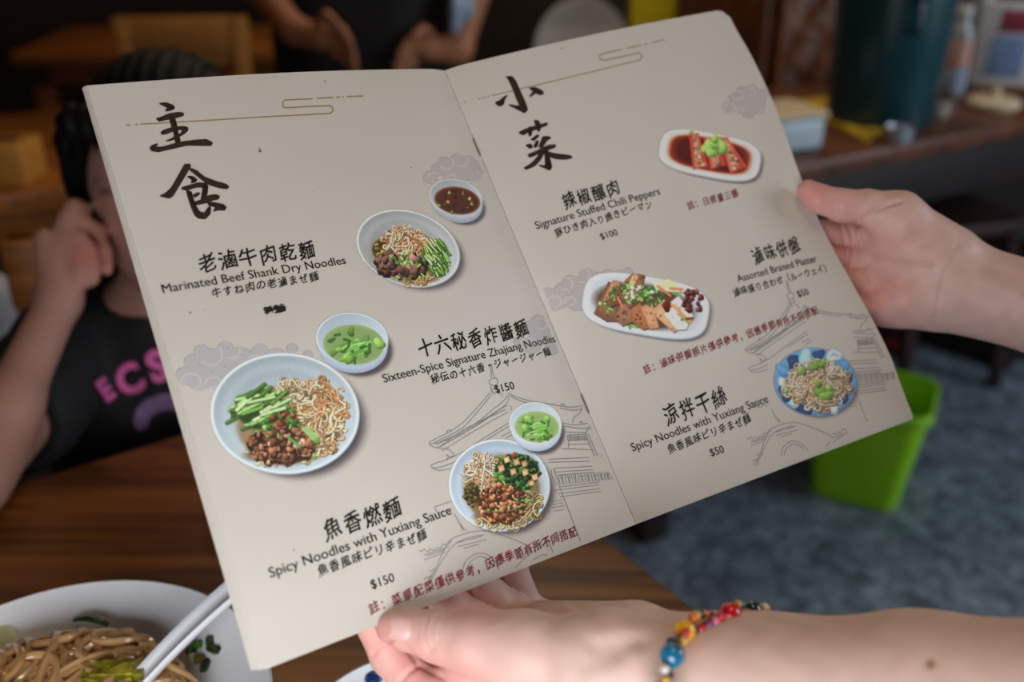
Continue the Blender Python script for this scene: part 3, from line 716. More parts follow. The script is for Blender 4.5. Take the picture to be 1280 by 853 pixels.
mince(p, (627, 630, 30, 24), 170, [(150, 84, 50), (182, 108, 66), (126, 66, 40), (200, 130, 86)], (1.7, 3.6))
scallion(p, (640, 640, 34, 18), 10, (1.5, 2.6)); scallion(p, (660, 615, 12, 14), 10); p.grain(.03); p.put(PA, 'L', .00016, 'printed photo of spicy mince noodles with greens in a blue bowl')
greensoup(628, 494, 722, 580, (669, 530, 33, 27, .03), (671, 534, 27.5, 19.5, .05), 7, (150, 142, 140), 'printed photo of green soup in the smallest blue bowl', .75)
# long plates on the side dish page
def plate(p, cx, cy, a, b, rot, rim, inner, n=3.2, shdx=6, shdy=5):
    def q(cx, cy, a, b):
        X, Y = p.X-cx, p.Y-cy; c, s = math.cos(rot), math.sin(rot); x = (X*c+Y*s)/a; y = (-X*s+Y*c)/b
        return (np.abs(x)**n+np.abs(y)**n)**(1/n)
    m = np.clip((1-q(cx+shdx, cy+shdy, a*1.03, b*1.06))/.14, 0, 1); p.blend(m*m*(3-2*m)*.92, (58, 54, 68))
    p.blend(np.clip((1-q(cx, cy+2, a, b))*b/1.2+.5, 0, 1), np.array(rim)*.78); p.blend(np.clip((1-q(cx, cy, a, b))*b/1.2+.5, 0, 1), rim)
    p.blend(np.clip((1-q(cx+.5, cy, a*.9, b*.86))*b/3+.5, 0, 1), inner); return q
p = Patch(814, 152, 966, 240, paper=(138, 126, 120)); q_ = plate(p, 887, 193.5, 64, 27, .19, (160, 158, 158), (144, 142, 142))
for k, c in ((1, (150, 60, 20)), (.94, (92, 22, 14)), (.8, (66, 14, 14))): p.blend(np.clip((1-q_(887, 193.5, 52*k, 20.5*k))*20/2+.5, 0, 1), c)
for P in ([(862,168),(872,167),(884,209),(867,212)],[(880,172),(893,172),(906,207),(889,212)],[(896,171),(908,172),(932,209),(914,217)]):
    P = np.array(P, float); p.poly(P, (150, 38, 28)); c = P.mean(0); p.poly(c+(P-c)*[.62, .92], (150, 92, 66))
    for i in range(26):
        t, s_ = R(.06, .94), R(.22, .78); A = P[0]*(1-s_)+P[1]*s_; B = P[3]*(1-s_)+P[2]*s_; x, y = A*(1-t)+B*t; p.blob(x, y, R(1, 2.6), np.array([(170, 112, 84), (140, 80, 58), (96, 58, 48), (184, 130, 100)][i % 4]), .4)
    p.stroke([P[1], P[2]], 2.2, (176, 44, 32), .4); p.stroke([P[0], P[3]], 2, (166, 40, 30), .4)
for x, y, r in ((885, 183, 8), (896, 180, 7.5), (903, 186, 7), (889, 191, 6.5), (893, 174, 5), (864, 165, 2.5)): p.blob(x, y, r, np.array((122, 168, 66))*R(.85, 1.1), .45, .4)
for i in range(10): x, y = inside((893, 184, 11, 8)); p.stroke([(x, y), (x+R(-4, 4), y+R(-4, 4))], .9, (92, 140, 50), 0)
p.grain(.03); p.put(PA, 'R', .00016, 'printed photo of three stuffed chili peppers on a white plate')
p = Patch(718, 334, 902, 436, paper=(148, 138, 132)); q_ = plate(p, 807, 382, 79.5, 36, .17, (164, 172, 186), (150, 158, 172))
p.ell((805, 383, 62, 29, .3), (78, 50, 38), 6)
pc = [([(742,392),(760,352),(772,356),(775,402),(758,402)],(104,64,46)),([(752,378),(766,350),(776,352),(770,372)],(140,96,64)),([(768,398),(778,372),(790,374),(792,402),(778,408)],(120,78,56)),([(780,352),(790,342),(806,344),(800,372),(788,370)],(120,70,48)),
 ([(782,362),(792,343),(798,345),(790,366)],(176,128,92)),([(790,402),(786,380),(800,378),(812,410),(804,413)],(132,76,46)),([(815,352),(836,349),(852,358),(855,366),(820,364)],(200,176,140)),([(800,384),(815,378),(824,410),(812,412)],(160,108,76)),([(813,390),(830,374),(848,412),(842,416)],(172,120,86)),
 ([(829,392),(844,380),(862,402),(858,412),(846,413)],(196,180,160)),([(838,378),(848,370),(867,396),(862,402)],(206,188,168)),([(760,366),(776,360),(782,378),(764,384)],(96,56,42)),([(774,370),(788,362),(800,376),(786,386)],(110,68,50))]
for P, c in pc:
    P = np.array(P, float); p.poly(P+(.8, 1.2), np.array(c)*.45); p.poly(P, c); cc = P.mean(0); p.poly(cc+(P-cc)*.7-(.6, .8), np.array(c)*1.13, 3)
    for i in range(8): t = R(0, 1); x, y = cc+(P[i % len(P)]-cc)*R(.1, .8); p.blob(x, y, R(.8, 2), np.array(c)*R(.6, 1.3), .4)
p.ell((836, 357, 12, 6, .3), (206, 184, 120), 2, .9); p.stroke([(829, 392), (844, 381), (862, 402)], 1.5, (176, 112, 70), .2); p.stroke([(838, 380), (864, 404)], 3, (196, 112, 60), .3); p.blob(833, 383, 6, (92, 24, 20), .4); p.stroke([(852, 400), (866, 398)], 3, (110, 30, 26))
for P in ([(822,358),(838,370)],[(838,361),(852,362)],[(772,372),(778,384)]): p.stroke(P, 3, (190, 90, 50), .4)
for i in range(22): x, y = inside((866, 376, 12, 14)); p.blob(x+.5, y+.8, R(2.4, 4), (44, 16, 16), .2, 0); p.blob(x, y, R(2.4, 3.8), np.array((96, 42, 38))*R(.75, 1.2), .2, .7)
scallion(p, (788, 366, 24, 12), 42); scallion(p, (815, 370, 16, 10), 32); scallion(p, (760, 384, 12, 8), 8); scallion(p, (790, 407, 8, 3), 4, (1.5, 2.5))
for i in range(9): x, y = inside((800, 368, 26, 9)); p.blob(x, y, R(1.5, 3), (188, 196, 190), .4)
p.stroke([(848, 393), (861, 405)], 2.4, (96, 140, 60)); p.stroke([(840, 366), (848, 370)], 2.6, (80, 130, 50)); p.grain(.03); p.put(PA, 'R', .00016, 'printed photo of a braised platter on a white oblong plate')
p = Patch(958, 428, 1088, 534, paper=(150, 140, 138)); e = (1019, 478, 52, 43, .05)
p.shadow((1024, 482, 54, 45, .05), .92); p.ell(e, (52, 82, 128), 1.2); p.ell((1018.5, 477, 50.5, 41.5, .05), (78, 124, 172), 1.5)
for i in range(15):
    a = i*.42+.2; rr = R(.76, .9); x, y = 1019+52*rr*math.cos(a), 478+43*rr*math.sin(a); c = [(132, 178, 210), (40, 66, 118), (166, 190, 206), (70, 128, 182), (36, 60, 110)][i % 5]
    p.blob(x, y, R(6, 9.5), c, .35, .1)
    if i % 3 == 0: p.stroke([(x-4, y), (x, y-2), (x+4, y+1)], 1, (40, 70, 120), 0)
qq = p.q(e); p.blend(np.clip(1-np.abs(qq-.985)*40, 0, 1)*.8, (104, 130, 164))
noodles(p, (1022, 482, 37, 27), 190, [(196, 172, 142), (170, 140, 112), (212, 190, 160), (150, 116, 92)], 1.7, 8)
for i in range(24): x, y = inside((1010, 484, 24, 18)); p.stroke([(x, y), (x+R(-8, 8), y+R(-5, 5))], 1.6, np.array((204, 128, 74))*R(.8, 1.1), .4)
for x, y, r in ((1026, 489, 8), (1034, 494, 8), (1022, 480, 5), (1018, 458, 7), (1028, 455, 5), (1002, 465, 5), (983, 488, 3), (1036, 486, 4)): p.blob(x, y, r, np.array((104, 146, 62))*R(.85, 1.15), .5, .4)
p.grain(.03); p.put(PA, 'R', .00016, 'printed photo of noodle salad on a blue and white plate')
# clouds
def cloud(side, blobs, swirls, paper, label, al=.5):
    xs = [b[0] for b in blobs]; ys = [b[1] for b in blobs]; r = max(b[2] for b in blobs)+3
    p = Patch(min(xs)-r, min(ys)-r, max(xs)+r, max(ys)+r, 1.3, paper); c = np.array(paper)*(.875, .895, .955)
    m = np.zeros(p.a.shape)
    for x, y, rr in blobs: m = np.maximum(m, np.clip((rr-np.hypot(p.X-x, (p.Y-y)*1.15))/1.5+.5, 0, 1))
    p.blend(m, c)
    for x, y, rr, a0, tr in swirls:
        t = np.linspace(0, tr, 26); P = np.stack([x+rr*(1-t/abs(tr)*.62)*np.cos(a0+t), y+rr*.85*(1-t/abs(tr)*.62)*np.sin(a0+t)], 1); p.stroke(P, 1.9, np.array(paper)*.985, 0)
    p.a = m; p.put('cloud_print', side, .0001, label)
cloud('L', [(232,470,13),(240,452,10),(252,440,10),(268,450,16),(282,436,10),(300,452,20),(325,440,11),(345,446,12),(365,436,7),(250,472,18),(280,475,18),(385,444,6)], [(240,478,9,1.5,-5),(268,480,12,3,5.2),(262,446,11,2.6,-4),(288,440,9,2,-4),(322,452,12,3,4)], (158,150,146), 'grey swirling cloud print')
cloud('L', [(538,222,9),(548,212,9),(556,204,9),(566,205,8),(572,199,8),(585,204,10),(598,210,9),(570,218,16),(592,218,10)], [(543,223,5.5,2,-5),(557,205,7,2.4,-4),(576,202,7,2,-4),(602,212,6,3,-5),(566,223,7,3.2,3.4)], (148,136,130), 'grey swirling cloud print')
cloud('R', [(692,380,11),(686,368,9),(702,362,9),(712,352,9),(722,356,11),(733,344,9),(748,350,11),(760,345,9),(700,376,12),(722,376,15),(740,366,14),(785,340,6),(775,345,8)], [(694,378,6.5,1.4,-5),(714,378,9,3,5.2),(706,356,7,2.4,-4.4),(727,346,8,2,-4)], (146,136,130), 'grey swirling cloud print')
cloud('L', [(660,410,10),(672,402,9),(684,404,8),(690,420,12),(676,420,14),(650,428,8),(664,432,12),(690,436,9)], [(676,406,6,2,-4),(660,430,6,1.4,-5)], (156,146,142), 'grey swirling cloud print')
cloud('R', [(911,134,8),(918,122,7),(928,114,7),(940,112,7),(950,120,9),(928,130,14),(945,132,12),(936,142,7),(958,116,5)], [(913,135,5,1.4,-5),(926,138,6,3,5),(922,120,5,2.4,-4),(937,116,5,2,-4)], (136,126,122), 'grey swirling cloud print')
# wear marks
def marks(side, L, label):
    P = [];
    for x, y, r in L:
        n = 7; P.append([(x+r*(1+.35*math.sin(i*2.3+x))*math.cos(i*6.283/n), y+r*.75*(1+.3*math.cos(i*3.1+y))*math.sin(i*6.283/n)) for i in range(n)])
    poly_print('stain_marks', side, P, pmat('stain', (.20, .13, .07)), .00022, label)['kind'] = 'stuff'
marks('L', [(325,189,2.2),(324,186,1.1),(238,391,1.5),(256,388,.8),(284,436,.9),(300,444,.8),(305,445,.7),(406,102,1.2),(514,210,.9),(390,240,.7),(343,96,.7),(276,421,.6),(450,320,.5),(367,688,1.2)], 'tiny brown food stains')
marks('R', [(702,61,1.2),(790,562,.8),(953,568,.9),(810,158,.6),(762,310,.5),(972,228,1)], 'tiny brown food stains')
# staples
M_steel = mat('steel', (150, 150, 152), .3, .1, 50, metal=.9)
for y0, y1 in ((.165, .205), (.735, .775)):
    for t in (0,):
        P = [surf('L', np.array(.9985), np.array(y), np.array(.0004)) for y in np.linspace(y0, y1, 6)]
        MB().tube(P, .0004, 6).put('staple', M_steel, menu, label='dark metal staple in the fold')

# ------------------------------------------------------------------ hands
def skin_col(v, base, pink, pinkpts, spots=(), lines=(), lw=2.0):
    px, d = project(v); c = np.tile(lin(base), (len(v), 1)); pk = lin(pink)
    for (x, y, r, a) in pinkpts:
        m = a*np.exp(-((px[:, 0]-x)**2+(px[:, 1]-y)**2)/(r*r)); c = c*(1-m[:, None])+pk*m[:, None]
    c *= (1+.05*np.sin(v[:, :1]*310+np.sin(v[:, 1:2]*270)*2)*np.sin(v[:, 2:3]*290))
    for (x, y, r, col) in spots:
        m = np.clip(1.3-np.hypot(px[:, 0]-x, (px[:, 1]-y))/r, 0, 1); c = c*(1-m[:, None])+lin(col)*m[:, None]
    return c
def carve(v, f, L, front=True):
    N = vnormals(v, f); px, d = project(v); view = CAM-v; view /= np.linalg.norm(view, axis=1)[:, None]
    fr = np.clip((N*view).sum(1)*3, 0, 1)
    off = np.zeros(len(v))
    for line, amp, wd in L: off += amp*np.exp(-(segdist(px, line)/wd)**2)
    return v+N*(off*fr)[:, None]
def hand(name, label, palm, fingers, arm, bounds, h, creases, col, kf=.007):
    lo, hi = bounds
    A = SDF(lo, hi, h); B = SDF(lo, hi, h)
    for a, b, ra, rb, k in palm: A.cap(a, b, ra, rb, k)
    for ch in fingers:
        s = SDF(lo, hi, h); s.chain(ch, .003); B.F = np.minimum(B.F, s.F)
    A.F = join_sdf(A.F, B.F, kf)
    v, f = A.mesh(2); v = carve(v, f, creases)
    return v, f
md = menu_depth
bh = lambda x, y, r, g=.002: V(x, y, md(x, y)+r/.80+g)      # a joint of radius r lying just behind the page

# the lower, left hand: thumb on the front of the page, four fingers behind it
th = [(V(650, 815, .446), .0185), (V(596, 806, .450), .0150), (V(550, 796, .4555), .0118), (V(505, 786, .4615), .0094), (V(491, 785, .4640), .0078)]
fi = [[(V(668, 890, .458), .0125), (V(600, 890, .464), .0118), (V(532, 868, .472), .0112), (V(490, 818, .478), .0104), (bh(468, 782, .0088), .0088)],
      [(V(668, 815, .492), .011), (V(606, 785, .503), .0098), (bh(560, 752, .009, .004), .009), (bh(528, 715, .0078), .0078)],
      [(V(678, 785, .510), .0105), (V(628, 758, .517), .0093), (bh(598, 728, .0088, .004), .0088), (bh(570, 692, .0076), .0076)],
      [(V(696, 778, .525), .010), (V(660, 764, .535), .0088), (bh(640, 712, .0075, .012), .008), (bh(622, 690, .0066), .0066)]]
pl = [(V(655, 818, .447), V(760, 832, .436), .0165, .022, .006), (V(760, 832, .436), V(862, 855, .428), .022, .0235, .012), (V(680, 795, .49), V(790, 800, .468), .0165, .0165, .014),
      (V(690, 785, .508), V(800, 802, .475), .0125, .0135, .012), (V(672, 850, .468), V(800, 845, .45), .016, .022, .014), (V(660, 845, .463), V(572, 843, .4705), .014, .0095, .008), (V(800, 826, .462), V(900, 842, .446), .020, .0225, .014),
      (V(870, 856, .428), V(940, 862, .425), .0245, .0245, .012), (V(880, 840, .448), V(960, 846, .442), .0225, .0235, .012), (V(930, 860, .426), V(1150, 880, .408), .0265, .034, .014), (V(940, 850, .44), V(1150, 868, .428), .0245, .031, .014),
      (V(1150, 880, .408), V(1420, 905, .385), .034, .039, .012), (V(1150, 868, .428), V(1420, 895, .41), .031, .036, .012), (V(1420, 905, .385), V(1640, 925, .37), .039, .037, .012), (V(1420, 895, .41), V(1600, 915, .395), .036, .036, .012)]
zz = lambda L, s, ox, oy: [(ox+x/s, oy+y/s) for x, y in L]
cz = lambda L: zz(L, 5.565, 430, 725); ct = lambda L: zz(L, 4, 640, 725)
crL = [(cz([(600,230),(560,300),(545,360),(560,430),(590,500)]), -.0010, 2.8), (cz([(650,240),(612,320),(604,400),(622,480)]), -.0009, 2.8), (cz([(700,250),(662,330),(655,430)]), -.0007, 3.2), (cz([(545,235),(515,320),(505,400)]), -.0005, 2.8),
       (cz([(205,515),(260,460),(335,415)]), -.0014, 3), (cz([(395,705),(440,650),(520,600)]), -.0014, 3), (cz([(340,400),(430,470),(520,590),(690,690)]), -.0010, 3),
       (ct([(420,330),(480,315),(560,308),(640,296)]), -.0016, 15), (ct([(370,425),(430,402),(520,372)]), -.0012, 14), (ct([(450,275),(620,250),(760,232)]), .0006, 10), (ct([(290,105),(330,130),(380,160)]), -.0012, 6), (ct([(60,130),(160,120),(240,140)]), -.0008, 10)]
v, f = hand('hand', '', pl, [th]+fi, None, (np.array([-.115, .225, .835]), np.array([.40, .505, 1.03])), .00115, crL, None)
cL = skin_col(v, (224, 190, 176), (226, 152, 142), [(470, 800, 40, .8), (520, 840, 50, .75), (580, 845, 40, .55), (500, 785, 24, .35), (590, 755, 40, .5), (650, 835, 40, .2)], [(1163, 831, 7, (150, 98, 66))])
hl = put('hand', v, f, M_skin, None, True, col=cL, base=V(760, 850, .45))
tag(hl, "left hand and forearm along the photo's bottom edge, thumb pressed on the menu's front", 'hand')
bvL = BVHTree.FromPolygons(v.tolist(), f.tolist())
def raycast(bv, px, py):
    d = V(px, py, 1.0)-CAM; h = bv.ray_cast(Vector(CAM), Vector(d).normalized()); return h
def patch_on(bv, name, parent, m, cx, cy, a, b, rot, raise_=.0006, n=3.0, na=28, nr=6, label=None):
    vs = []; fs = []
    for i in range(nr+1):
        for k in range(na):
            t = 2*math.pi*k/na; rr = i/nr; c, s = math.cos(t), math.sin(t); q = (abs(c)**n+abs(s)**n)**(-1/n)
            x, y = a*rr*q*c, b*rr*q*s; X, Y = cx+x*math.cos(rot)-y*math.sin(rot), cy+x*math.sin(rot)+y*math.cos(rot)
            h = raycast(bv, X, Y)
            if h[0] is None: P = np.array(vs[-1] if vs else V(cx, cy, .46))
            else: P = np.array(h[0])+np.array(h[1])*(raise_*(1-rr**4)+.00005)
            vs.append(P)
    for i in range(nr):
        for k in range(na): fs.append((i*na+k, i*na+(k+1) % na, (i+1)*na+(k+1) % na, (i+1)*na+k))
    return put(name, vs, fs, m, parent, True, label=label)
M_nail = mat('fingernail', (230, 180, 174), .38, .05, 60)
patch_on(bvL, 'thumb_nail', hl, M_nail, 500.5, 784.5, 14, 17.5, .12, .0011, label='short pale pink thumbnail')

# the right hand: palm towards the camera, thumb over the page's edge, fingers behind
e1 = lambda x, y, r: V(x, y, md(x, y)+r/.8+.003)
rd = .655
th = [(V(1122, 272, .648), .0165), (V(1085, 259, .647), .0112), (V(1052, 257, .646), .0105), (V(1022, 248, .6435), .0092), (V(1010, 238, .6435), .0070)]
fi = [[(V(1085, 298, .670), .0118), (V(1050, 296, .670), .0112), (e1(1006, 292, .0095), .0095), (e1(962, 294, .009), .009), (e1(925, 302, .0078), .0078)],
      [(V(1085, 324, .670), .0115), (V(1062, 324, .669), .0108), (e1(1016, 326, .0098), .0098), (e1(960, 332, .009), .009), (e1(918, 340, .008), .008)],
      [(V(1090, 350, .669), .0112), (V(1074, 352, .667), .0105), (e1(1030, 358, .0095), .0095), (e1(980, 367, .009), .009), (e1(944, 376, .0078), .0078)],
      [(V(1104, 378, .664), .0108), (V(1092, 384, .661), .0098), (e1(1056, 390, .0085), .0085), (e1(1014, 399, .008), .008), (e1(988, 409, .007), .007)]]
pl = [(V(1122, 274, .650), V(1178, 322, .656), .0165, .023, .008), (V(1120, 310, .660), V(1175, 340, .660), .020, .024, .012), (V(1092, 302, .672), V(1190, 335, .668), .0135, .020, .012), (V(1092, 326, .673), V(1190, 345, .672), .0135, .020, .012),
      (V(1096, 354, .670), V(1190, 360, .668), .0150, .020, .012), (V(1108, 380, .668), V(1185, 374, .662), .0150, .0185, .012), (V(1128, 372, .660), V(1180, 366, .658), .0170, .020, .012),
      (V(1185, 345, .662), V(1235, 362, .655), .0225, .0225, .012), (V(1180, 370, .662), V(1235, 376, .655), .0200, .0215, .012), (V(1235, 362, .655), V(1400, 400, .625), .0225, .031, .012), (V(1235, 378, .655), V(1400, 424, .625), .0215, .030, .012), (V(1400, 400, .625), V(1600, 460, .585), .031, .037, .012), (V(1400, 424, .625), V(1600, 480, .585), .030, .036, .012)]
c7 = lambda L: zz(L, 3.28, 980, 200)
crR = [(c7([(305,262),(335,240),(380,205),(430,182),(475,170)]), -.0022, 2.6), (c7([(300,262),(305,310),(330,360),(380,400),(450,420),(550,432),(610,425)]), -.0018, 2.4), (c7([(305,320),(330,430),(352,490),(380,545)]), -.0013, 2.2),
       (c7([(262,262),(285,330),(275,440)]), -.0016, 2.2), (c7([(232,255),(250,330),(262,430)]), -.0010, 2.2), (c7([(265,450),(300,440),(340,430)]), -.0012, 2), (c7([(712,345),(690,420),(655,470),(635,560),(622,650)]), -.0009, 2.6), (c7([(350,430),(400,470),(455,512)]), -.0007, 2),
       (c7([(225,190),(232,215)]), -.0006, 2), (c7([(200,180),(215,225)]), -.0005, 2), (c7([(500,330),(640,330)]), -.0004, 3), (c7([(520,350),(660,352)]), -.0004, 3), (c7([(740,470),(984,560)]), .0010, 7), (c7([(740,420),(984,470)]), -.0010, 8)]
v, f = hand('hand', '', pl, [th]+fi, None, (V(1130, 330, .66)-np.array([.14, .09, .10]), V(1330, 330, .65)+np.array([.155, .09, .09])), .0013, crR, None, .008)
cR = skin_col(v, (224, 188, 178), (220, 138, 128), [(1015, 245, 30, .75), (1045, 310, 40, .6), (1110, 370, 40, .45), (1130, 300, 40, .35), (1065, 380, 40, .5), (1060, 255, 30, .35)])
hr = put('hand', v, f, M_skin, None, True, col=cR, base=V(1120, 340, .68))
tag(hr, "right hand with open palm gripping the menu's side edge, wrist above the green bin", 'hand')

# bracelet on the left wrist
path = catmull([V(*p) for p in ((826,885,.392),(831,852,.394),(840,820,.400),(854,790,.412),(884,774,.424),(912,768,.432),(938,763,.442),(958,775,.462),(962,830,.482),(945,900,.482),(900,950,.455),(850,940,.415))], 14, True)
br = thing('bracelet', path.mean(0), 'colourful beaded bracelet with yellow, blue and red beads around the left wrist', 'bracelet')
M_cord = mat('bracelet_cord', (150, 90, 60), .6, .3, 900)
MB().tube(np.vstack([path, path[:1]]), .0009, 6).put('cord', M_cord, br)
bigb = {}
M_bead = {n: mat('bead_'+n, c, .15, .1, 200, spec=.6, coat=.5) for n, c in {'yellow': (242, 170, 10), 'blue': (24, 112, 150), 'red': (206, 20, 40), 'green': (30, 62, 48), 'pink': (220, 110, 130), 'gold': (220, 170, 80), 'purple': (130, 60, 120), 'clear': (214, 210, 200), 'orange': (226, 120, 60)}.items()}
pxp, _ = project(path)
for x, y, r, n in ((855, 787, .0046, 'yellow'), (840, 820, .0052, 'blue'), (912, 768, .0050, 'red'), (940, 765, .0044, 'green'), (829, 868, .0046, 'red')):
    i = int(np.argmin(np.hypot(pxp[:, 0]-x, pxp[:, 1]-y))); bigb[i] = r
    t = path[(i+1) % len(path)]-path[i-1]; c = path[i]
    MB().sphere(c, r, 20, 14).put('bead', M_bead[n], br, label=n+' round bead')
cums = np.concatenate([[0], np.cumsum(np.linalg.norm(np.diff(np.vstack([path, path[:1]]), axis=0), axis=1))]); Ltot = cums[-1]
s = 0; k = 0; PP = np.vstack([path, path[:1]]); bpos = [PP[i] for i in bigb]
while s < Ltot:
    c = np.array([np.interp(s, cums, PP[:, j]) for j in range(3)]); t = np.array([np.interp(s+.002, cums, PP[:, j]) for j in range(3)])-c; t /= np.linalg.norm(t)
    o1 = np.cross(t, CAM-c); o1 /= np.linalg.norm(o1); o2 = np.cross(t, o1)
    for sgn in (1, -1):
        q = c+sgn*(o1*math.cos(s*700)*.0030+o2*math.sin(s*700)*.0030)
        if min(np.linalg.norm(q-b) for b in bpos) < .0052 or project(q)[0][1] > 905: continue
        if k < 90: MB().sphere(q, .0021, 8, 6).put('seed_bead', M_bead[['pink', 'gold', 'purple', 'clear', 'orange', 'blue', 'red', 'gold', 'green'][(k*5+k//3) % 9]], br)
        k += 1
    s += .0038

# ------------------------------------------------------------------ the table and what is on it
ca, sa = math.cos(TABLE_ANG), math.sin(TABLE_ANG); fd = np.array([ca, sa]); rdv = np.array([sa, -ca])
A0 = np.array([-.383, .776]); B0 = np.array([.107, .615])
t = np.linalg.solve(np.stack([fd, -rdv], 1), B0-A0); corner = A0+fd*t[0]
TW, TD = 1.25, .75
tc_ = corner-fd*TW/2+rdv*TD/2
tab = thing('dining_table', (*tc_, 0), 'brown wooden dining table in the foreground under the noodle bowl', 'table')
c3 = np.array([*tc_, 0])
MB().box(c3+[0, 0, .735], (TW, TD, .03), .004).rotate(c3, TABLE_ANG).put('tabletop', M_tab, tab)
MB().box(c3+[0, 0, .68], (TW-.16, TD-.16, .08), .003).rotate(c3, TABLE_ANG).put('apron', M_tab, tab)
for sx in (-1, 1):
    for sy in (-1, 1): MB().box(c3+[sx*(TW/2-.09), sy*(TD/2-.09), .32], (.06, .06, .64), .005).rotate(c3, TABLE_ANG).put('leg', M_tab, tab)
BC = np.array([-.265, .42]); BR = .124
prof_o = [(.0, .7505), (.058, .7505), (.060, .757), (.085, .768), (.108, .784), (.1215, .798), (BR, .8005), (BR-.0015, .8022), (.1205, .8005), (.106, .786), (.084, .771), (.060, .760), (.03, .757), (.0, .7565)]
nb = thing('noodle_bowl', (*BC, .7505), 'large white bowl of brown noodles on the table, left of the menu', 'bowl')
MB().lathe(prof_o[1:-1], (*BC, 0), 96).put('bowl_body', M_white, nb)
M_nood = mat('noodle', (212, 166, 112), .22, .18, 60, sss=.15, coat=.5)
mb = MB()
def heap(x, y):
    r2 = ((x+.274)/.084)**2+((y-.428)/.080)**2
    return .781+.025*math.sqrt(max(0, 1-r2))
for i in range(210):
    a = R(0, 6.28); rr = math.sqrt(R(0, 1)); x = -.274+.074*rr*math.cos(a); y = .428+.071*rr*math.sin(a); dr = R(0, 6.28); k = R(-70, 70); pts = []; lift = R(-.007, .005)
    for j in range(int(R(22, 44))):
        z = heap(x, y)+lift+.0016*math.sin(j*.33+i); pts.append((x, y, z)); x += .0040*math.cos(dr); y += .0040*math.sin(dr); k += R(-14, 14); k = max(-95, min(95, k)); dr += k*.0040
        q2 = ((x+.274)/.079)**2+((y-.428)/.075)**2
        if q2 > 1.18: break
        if q2 > 1: g_ = math.atan2(.428-y, -.274-x); dr += .45*math.sin(g_-dr) if abs(math.sin(g_-dr)) > .2 else .4
    if len(pts) > 4: mb.tube(pts, R(.0023, .0030), 8)
for sx, sy, ang in ((-.217, .464, 1.9), (-.224, .455, 2.3), (-.212, .45, 2.1), (-.206, .445, 1.6)):
    pts = [(sx+.003*j*math.cos(ang+j*.1), sy-.004*j*math.sin(ang), .785+.002*math.sin(j)-.0012*j) for j in range(10)]; mb.tube(pts, .0024, 7)
pts = [(-.245+.013*math.cos(a), .488+.006*math.sin(a), .79+.006*math.sin(a+1)) for a in np.linspace(0, 5.2, 16)]; mb.tube(pts, .003, 8)
nd = mb.put('noodles', M_nood); nd['kind'] = 'stuff'; tag(nd, 'heap of glossy brown noodles in the large white bowl', 'noodles')
# spoon across the bowl
M_ = M_spoonw
s0 = onz(185, 846, .806); s1 = onz(292, 745, .835); s2 = s1+(s1-s0)*.45; sb = s0-(s1-s0)*.55+np.array([0, 0, -.014])
sp = thing('spoon', (s0+sb)/2, "white spoon with a long channelled handle leaning across the noodle bowl's rim", 'spoon')
ax = (s1-s0)/np.linalg.norm(s1-s0); side = np.cross(ax, (0, 0, 1)); side /= np.linalg.norm(side); up = np.cross(side, ax)
prof = [(-.0082, .0030), (-.0072, .0045), (-.0050, .0010), (0, -.0012), (.0050, .0010), (.0072, .0045), (.0082, .0030), (.0060, -.0024), (0, -.0040), (-.0060, -.0024)]
ctr = np.array([(s0-ax*.014)*(1-t_)+s2*t_+up*.004*math.sin(3.14*t_) for t_ in np.linspace(0, 1, 24)]); vs = []; fs = []; n = len(prof)
for i, c in enumerate(ctr):
    wsc = .8+.25*i/len(ctr)
    for x, y in prof: vs.append(c+side*x*wsc+up*y)
for i in range(len(ctr)-1):
    for k in range(n): fs.append((i*n+k, i*n+(k+1) % n, (i+1)*n+(k+1) % n, (i+1)*n+k))
fs += [tuple(range(n))[::-1], tuple((len(ctr)-1)*n+k for k in range(n))]
put('handle', vs, fs, M_spoonw, sp)
bc = s0-ax*.036-up*.004; vs = []; fs = []
for lay, dz in ((0, 0), (1, -.0018)):
    for i in range(9):
        rr = i/8
        for k in range(28):
            a = 2*math.pi*k/28; vs.append(bc+ax*(.030*rr*math.cos(a))+side*(.021*rr*math.sin(a))+up*(-.009*(1-rr**2.4)+.003+dz))
N9 = 9*28
for i in range(8):
    for k in range(28):
        q4 = (i*28+k, i*28+(k+1) % 28, (i+1)*28+(k+1) % 28, (i+1)*28+k); fs.append(q4); fs.append(tuple(N9+j for j in q4[::-1]))
for k in range(28): fs.append((8*28+k, 8*28+(k+1) % 28, N9+8*28+(k+1) % 28, N9+8*28+k))
put('spoon_bowl', vs, fs, M_spoonw, sp)
def lump(name, c, size, m, label, cat, rot=0, amp=.18, seed=1, sub=3, group=None):
    bm = bmesh.new(); bmesh.ops.create_cube(bm, size=1); bmesh.ops.bevel(bm, geom=bm.edges[:], offset=.16, segments=2, affect='EDGES'); bmesh.ops.subdivide_edges(bm, edges=bm.edges[:], cuts=sub, use_grid_fill=True)
    r = np.random.default_rng(seed); ph = r.uniform(0, 6, 6)
    for v_ in bm.verts:
        p_ = v_.co; d = amp*(math.sin(7*p_.x+ph[0])*math.sin(6*p_.y+ph[1])+.6*math.sin(17*p_.x+ph[2])*math.sin(15*p_.y+9*p_.z+ph[3]))
        v_.co = Vector((p_.x*size[0], p_.y*size[1], p_.z*size[2]*(1+d)))
    b = MB().bm(bm, Matrix.Translation(Vector(c)) @ Matrix.Rotation(rot, 4, 'Z')); return tag(b.put(name, m), label, cat, group)
M_veg = mat('yellow_green_vegetable', (150, 140, 40), .3, .5, 160, bump=.8, coat=.4)
M_leaf = mat('dark_green_leaf', (44, 66, 26), .35, .3, 80, coat=.3); M_pale = mat('pale_cabbage', (206, 206, 150), .35, .2, 60); M_cgreen = mat('bright_scallion', (70, 130, 44), .35, .2, 100)
